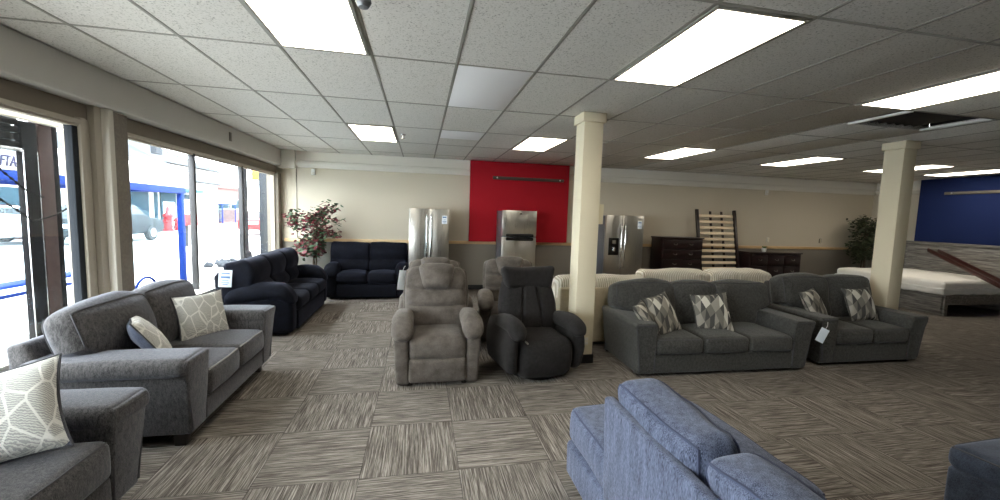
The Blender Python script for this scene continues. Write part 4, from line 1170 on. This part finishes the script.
t = blockbuilding('row_of_shops', 'pale row of shops far across the street in the near window', (-18, 8, 0), (8, 15, 3.2), M['stucco'])
for y0, y1 in ((2, 5), (6, 9), (10, 12.5), (13, 14.6)): win(t, y0, y1, .5, 2.3)
t = blockbuilding('brick_building', 'low brownish brick building at the end of the street', (-18.5, 41, 0), (5, 7, 3.3), M['brick'])
win(t, .8, 3.0, 1.3, 2.4); win(t, 3.4, 5.2, 1.3, 2.4)
g = Geo(); g.box((0, 5.4, 1.2), (.06, 6.6, 2.2), .01); obj('notice_board', g, M['stucco'], t)
t = thing('street_canopy', 'pale teal canopy with yellow fascia behind the brick building', 'canopy', (-19, 52.5, 0))
g = Geo(); g.box((-3.5, -3, 7.0), (4.5, 3, 7.9), .05); obj('roof', g, M['teal'], t)
g = Geo(); g.box((.6, -3.06, 4.6), (3.2, -2.9, 7.0), .03); obj('yellow_sign', g, M['yellow'], t)
for x in (-2.5, 3.5):
    g = Geo(); g.lathe([(0, 0), (.2, 0), (.2, 7.0), (0, 7.0)], (x, 0, 0), 12); obj('post', g, M['sh_white'], t)

def car(name, label, loc, rz, paint, suv=False):
    t = thing(name, label, 'car', loc, rz)
    h = .18 if suv else 0
    pts = [(-2.15, .32), (-2.2, .62), (-2.1, .86+h*.5), (-1.25, .95+h*.6), (-.65, 1.40+h), (.95, 1.42+h), (1.75, .98+h*.6), (2.12, .92+h*.5), (2.2, .6), (2.15, .32)]
    g = Geo(); g.prism(pts, 'X', -.86, .86, .08, 3)
    g.v = [(x*(1-.16*max(0, (z-.9))/.5), y, z) for x, y, z in g.v]
    b = obj('body', g, paint, t)
    gl = [(-1.08, .98+h*.6), (-.6, 1.34+h), (.9, 1.36+h), (1.5, 1.02+h*.6)]
    for s in (-1, 1):
        g = Geo(); g.prism(gl, 'X', s*.74, s*.845, .01, 1); g.v = [(x*(1-.13*max(0, (z-.9))/.5), y, z) for x, y, z in g.v]; obj('side_window', g, M['car_glass'], t)
    g = Geo(); g.prism([(-1.20, .98+h*.6), (-.68, 1.38+h), (-.62, 1.36+h), (-1.1, .96+h*.6)], 'X', -.64, .64, .01, 1); obj('windshield', g, M['car_glass'], t)
    g = Geo(); g.prism([(1.74, 1.0+h*.6), (1.0, 1.40+h), (.96, 1.36+h), (1.66, .96+h*.6)], 'X', -.62, .62, .01, 1); obj('rear_window', g, M['car_glass'], t)
    for sx in (-1, 1):
        for yy in (-1.35, 1.35):
            g = Geo(); g.lathe([(0, -.1), (.33, -.1), (.35, -.06), (.35, .06), (.33, .1), (0, .1)], (sx*.80, yy, .35), 20, 'X'); w = obj('wheel', g, M['tyre'], t)
            g = Geo(); g.lathe([(0, -.112), (.2, -.112), (.2, .112), (0, .112)], (sx*.80, yy, .35), 14, 'X'); obj('hub_cap', g, M['chrome'], w)
        g = Geo(); g.box((sx*.62-.16, -2.215, .62), (sx*.62+.16, -2.12, .76), .02); obj('headlight', g, M['sh_white'], t)
        g = Geo(); g.box((sx*.62-.18, 2.12, .68), (sx*.62+.18, 2.215, .84), .02); obj('tail_light', g, M['red_paint'], t)
    g = Geo(); g.box((-.25, 2.17, .66), (.25, 2.215, .80), .006); obj('license_plate', g, M['sh_white'], t)
car('parked_car', 'dark grey car parked across the street, partly behind the window pier', (-12.8, 19.6, 0), 180, M['car_black'], True)
car('parked_car', 'red car seen from behind through the far window panes', (-9.35, 27.4, 0), 180, M['red_paint'])
car('parked_car', 'white car parked across the street in the near window', (-14.9, 17.5, 0), 180, M['sh_white'])
car('parked_car', 'small red car parked before the row of shops in the near window', (-17.0, 19.6, 0), 180, M['red_paint'])

t = thing('fire_hydrant', 'tall red hydrant pillar on the far sidewalk before the shop', 'hydrant', (-15.2, 28.2, 0))
g = Geo(); g.lathe([(0, 0), (.30, 0), (.30, .12), (.22, .14), (.22, .85), (.28, .88), (.28, .98), (.1, 1.2), (.08, 1.5), (0, 1.5)], n=16); obj('barrel', g, M['red_paint'], t)
for s in (-1, 1):
    g = Geo(); g.lathe([(0, -.1), (.1, -.1), (.1, .1), (0, .1)], (0, s*.28, .65), 12, 'Y'); obj('nozzle', g, M['red_paint'], t)
t = thing('fire_hydrant', 'short red hydrant beside the tall red pillar across the street', 'hydrant', (-15.2, 29.1, 0))
g = Geo(); g.lathe([(0, 0), (.2, 0), (.2, .1), (.15, .12), (.15, .55), (.2, .58), (.2, .64), (.1, .8), (0, .82)], n=16); obj('barrel', g, M['red_paint'], t)
g = Geo(); g.lathe([(0, -.1), (.08, -.1), (.08, .1), (0, .1)], (0, .2, .42), 12, 'Y'); obj('nozzle', g, M['sh_white'], t)
t = thing('street_box', 'red and white street box beside the blue shelter post', 'street box', (-9.0, 18.12, 0))
g = Geo(); g.box((-.2, -.06, 0), (-.1, .06, 1.9), .01); obj('post', g, M['out_grey'], t)
g = Geo(); g.box((-.2, -.22, .84), (.2, .22, 1.26), .03); obj('red_bin', g, M['red_paint'], t)
g = Geo(); g.box((-.1, -.22, 1.28), (.0, .22, 1.84), .01); s = obj('notice', g, M['sh_white'], t)
g = Geo(); g.box((.0, -.2, 1.68), (.01, .2, 1.78), .002); obj('green_band', g, M['leaf_b'], s)
t = thing('street_lamp', 'dark street lamp pole just beyond the second mullion', 'street lamp', (-5.2, 13.45, 0))
g = Geo(); g.lathe([(0, 0), (.16, 0), (.15, .25), (.08, .32), (.06, 4.6), (0, 4.6)], n=14); obj('pole', g, M['out_dark'], t)
g = Geo(); g.tube([(0, 0, 4.5), (-.3, 0, 4.85), (-.9, 0, 4.95)], .035, 8); obj('arm', g, M['out_dark'], t)
g = Geo(); g.soft((.5, .2, .1), .04, (-1.1, 0, 4.92), n=(2, 2, 1)); obj('lamp_head', g, M['out_grey'], t)
t = thing('metal_post', 'dark grey square post outside the end of the far window', 'post', (-3.25, 9.5, 0))
g = Geo(); g.box((-.1, -.15, 0), (.1, .2, 2.9), .01); obj('shaft', g, M['out_grey'], t)
g = Geo(); g.box((-.14, -.19, 0), (.14, .24, .04), .006); obj('foot_plate', g, M['out_dark'], t)
t = thing('brick_pier', 'narrow brick pier at the very end of the far window', 'post', (-3.2, 9.98, 0))
g = Geo(); g.box((-.1, -.12, 0), (.1, .3, 2.9), .006); obj('shaft', g, M['brick'], t)
g = Geo(); g.box((-.13, -.15, 2.9), (.13, .33, 2.98), .006); obj('cap', g, M['stucco'], t)
t = thing('overhead_street_wire', 'thin overhead wire crossing the sky above the bus shelter', 'wire', (-10, 9, 4.1))
g = Geo(); g.tube([(0, 3*k-6, .12*((k-5)/5)**2) for k in range(14)], .025, 6); obj('cable', g, M['out_dark'], t)
g = Geo(); g.box((-.1, 8.8, -.55), (.1, 9.2, -.05), .03); obj('cable_box', g, M['out_grey'], t)
t = thing('bicycle_rack', 'blue hoop bicycle rack on the sidewalk below the shelter', 'bicycle rack', (-4.3, 7.33, 0))
P = [(0, .28*math.cos(a), .18+.28*math.sin(a)) for a in [math.pi*k/16 for k in range(17)]]
g = Geo(); g.tube([(0, .28, 0)]+P+[(0, -.28, 0)], .02, 8); obj('hoop', g, M['sh_blue'], t)
for s in (-1, 1):
    g = Geo(); g.lathe([(0, 0), (.06, 0), (.06, .012), (0, .012)], (0, s*.28, 0), 12); obj('foot', g, M['out_grey'], t)
rnd = random.Random(3)
g = Geo()
for i in range(14):
    x, y = rnd.uniform(-.3, .3), rnd.uniform(-.55, .55); s = rnd.uniform(.06, .14)
    g.soft((s*1.6, s*1.5, s), s*.4, (x, y, s*.4), (rnd.random(), rnd.random(), rnd.random()*3), n=(1, 1, 1), amp=.03, nscale=9, seed=i)
o = obj('rubble', g, M['out_grey'], None); o.location = (-5.4, 12.4, 0); tag(o, 'low heap of grey rubble on the bright sidewalk', 'rubble'); o['kind'] = 'stuff'
# ---------------------------------------------------------------- camera, world
cam = bpy.data.cameras.new('camera'); co = bpy.data.objects.new('camera', cam); C.objects.link(co)
cam.sensor_width = 36.; cam.lens = 36*402.1286/1000; cam.clip_start = .05; cam.clip_end = 300
w = Vector((.0907658651, -.194852675, .021508719)); ang = w.length
Rm = Matrix.Rotation(ang, 3, w.normalized())
Bm = Matrix(((1, 0, 0), (0, 0, -1), (0, 1, 0)))
cv = Rm @ Bm                               # world -> (right, down, forward)
right, down, fwd = cv[0], cv[1], cv[2]
mw = Matrix((right, -down, -fwd)).transposed().to_4x4(); mw.translation = (0, 0, 1.634)
co.matrix_world = mw
SC.camera = co
wd = bpy.data.worlds.new('sky'); SC.world = wd; wd.use_nodes = True
bg = wd.node_tree.nodes['Background']
bg.inputs['Color'].default_value = (.94, .97, 1., 1); bg.inputs['Strength'].default_value = 10.0
sun = bpy.data.lights.new('sun', 'SUN'); sun.energy = 7.; sun.angle = R(6); so = bpy.data.objects.new('sun', sun); C.objects.link(so)
so.rotation_euler = (R(12), R(38), 0)
vs = SC.view_settings
SC.display_settings.display_device = 'sRGB'
vs.view_transform = 'Standard'; vs.look = 'None'; vs.exposure = .82; vs.gamma = 1.; vs.use_curve_mapping = False
SC.cycles.max_bounces = 10; SC.cycles.diffuse_bounces = 6; SC.cycles.transparent_max_bounces = 12
SC.cycles.caustics_reflective = False; SC.cycles.caustics_refractive = False; SC.cycles.sample_clamp_indirect = 6.
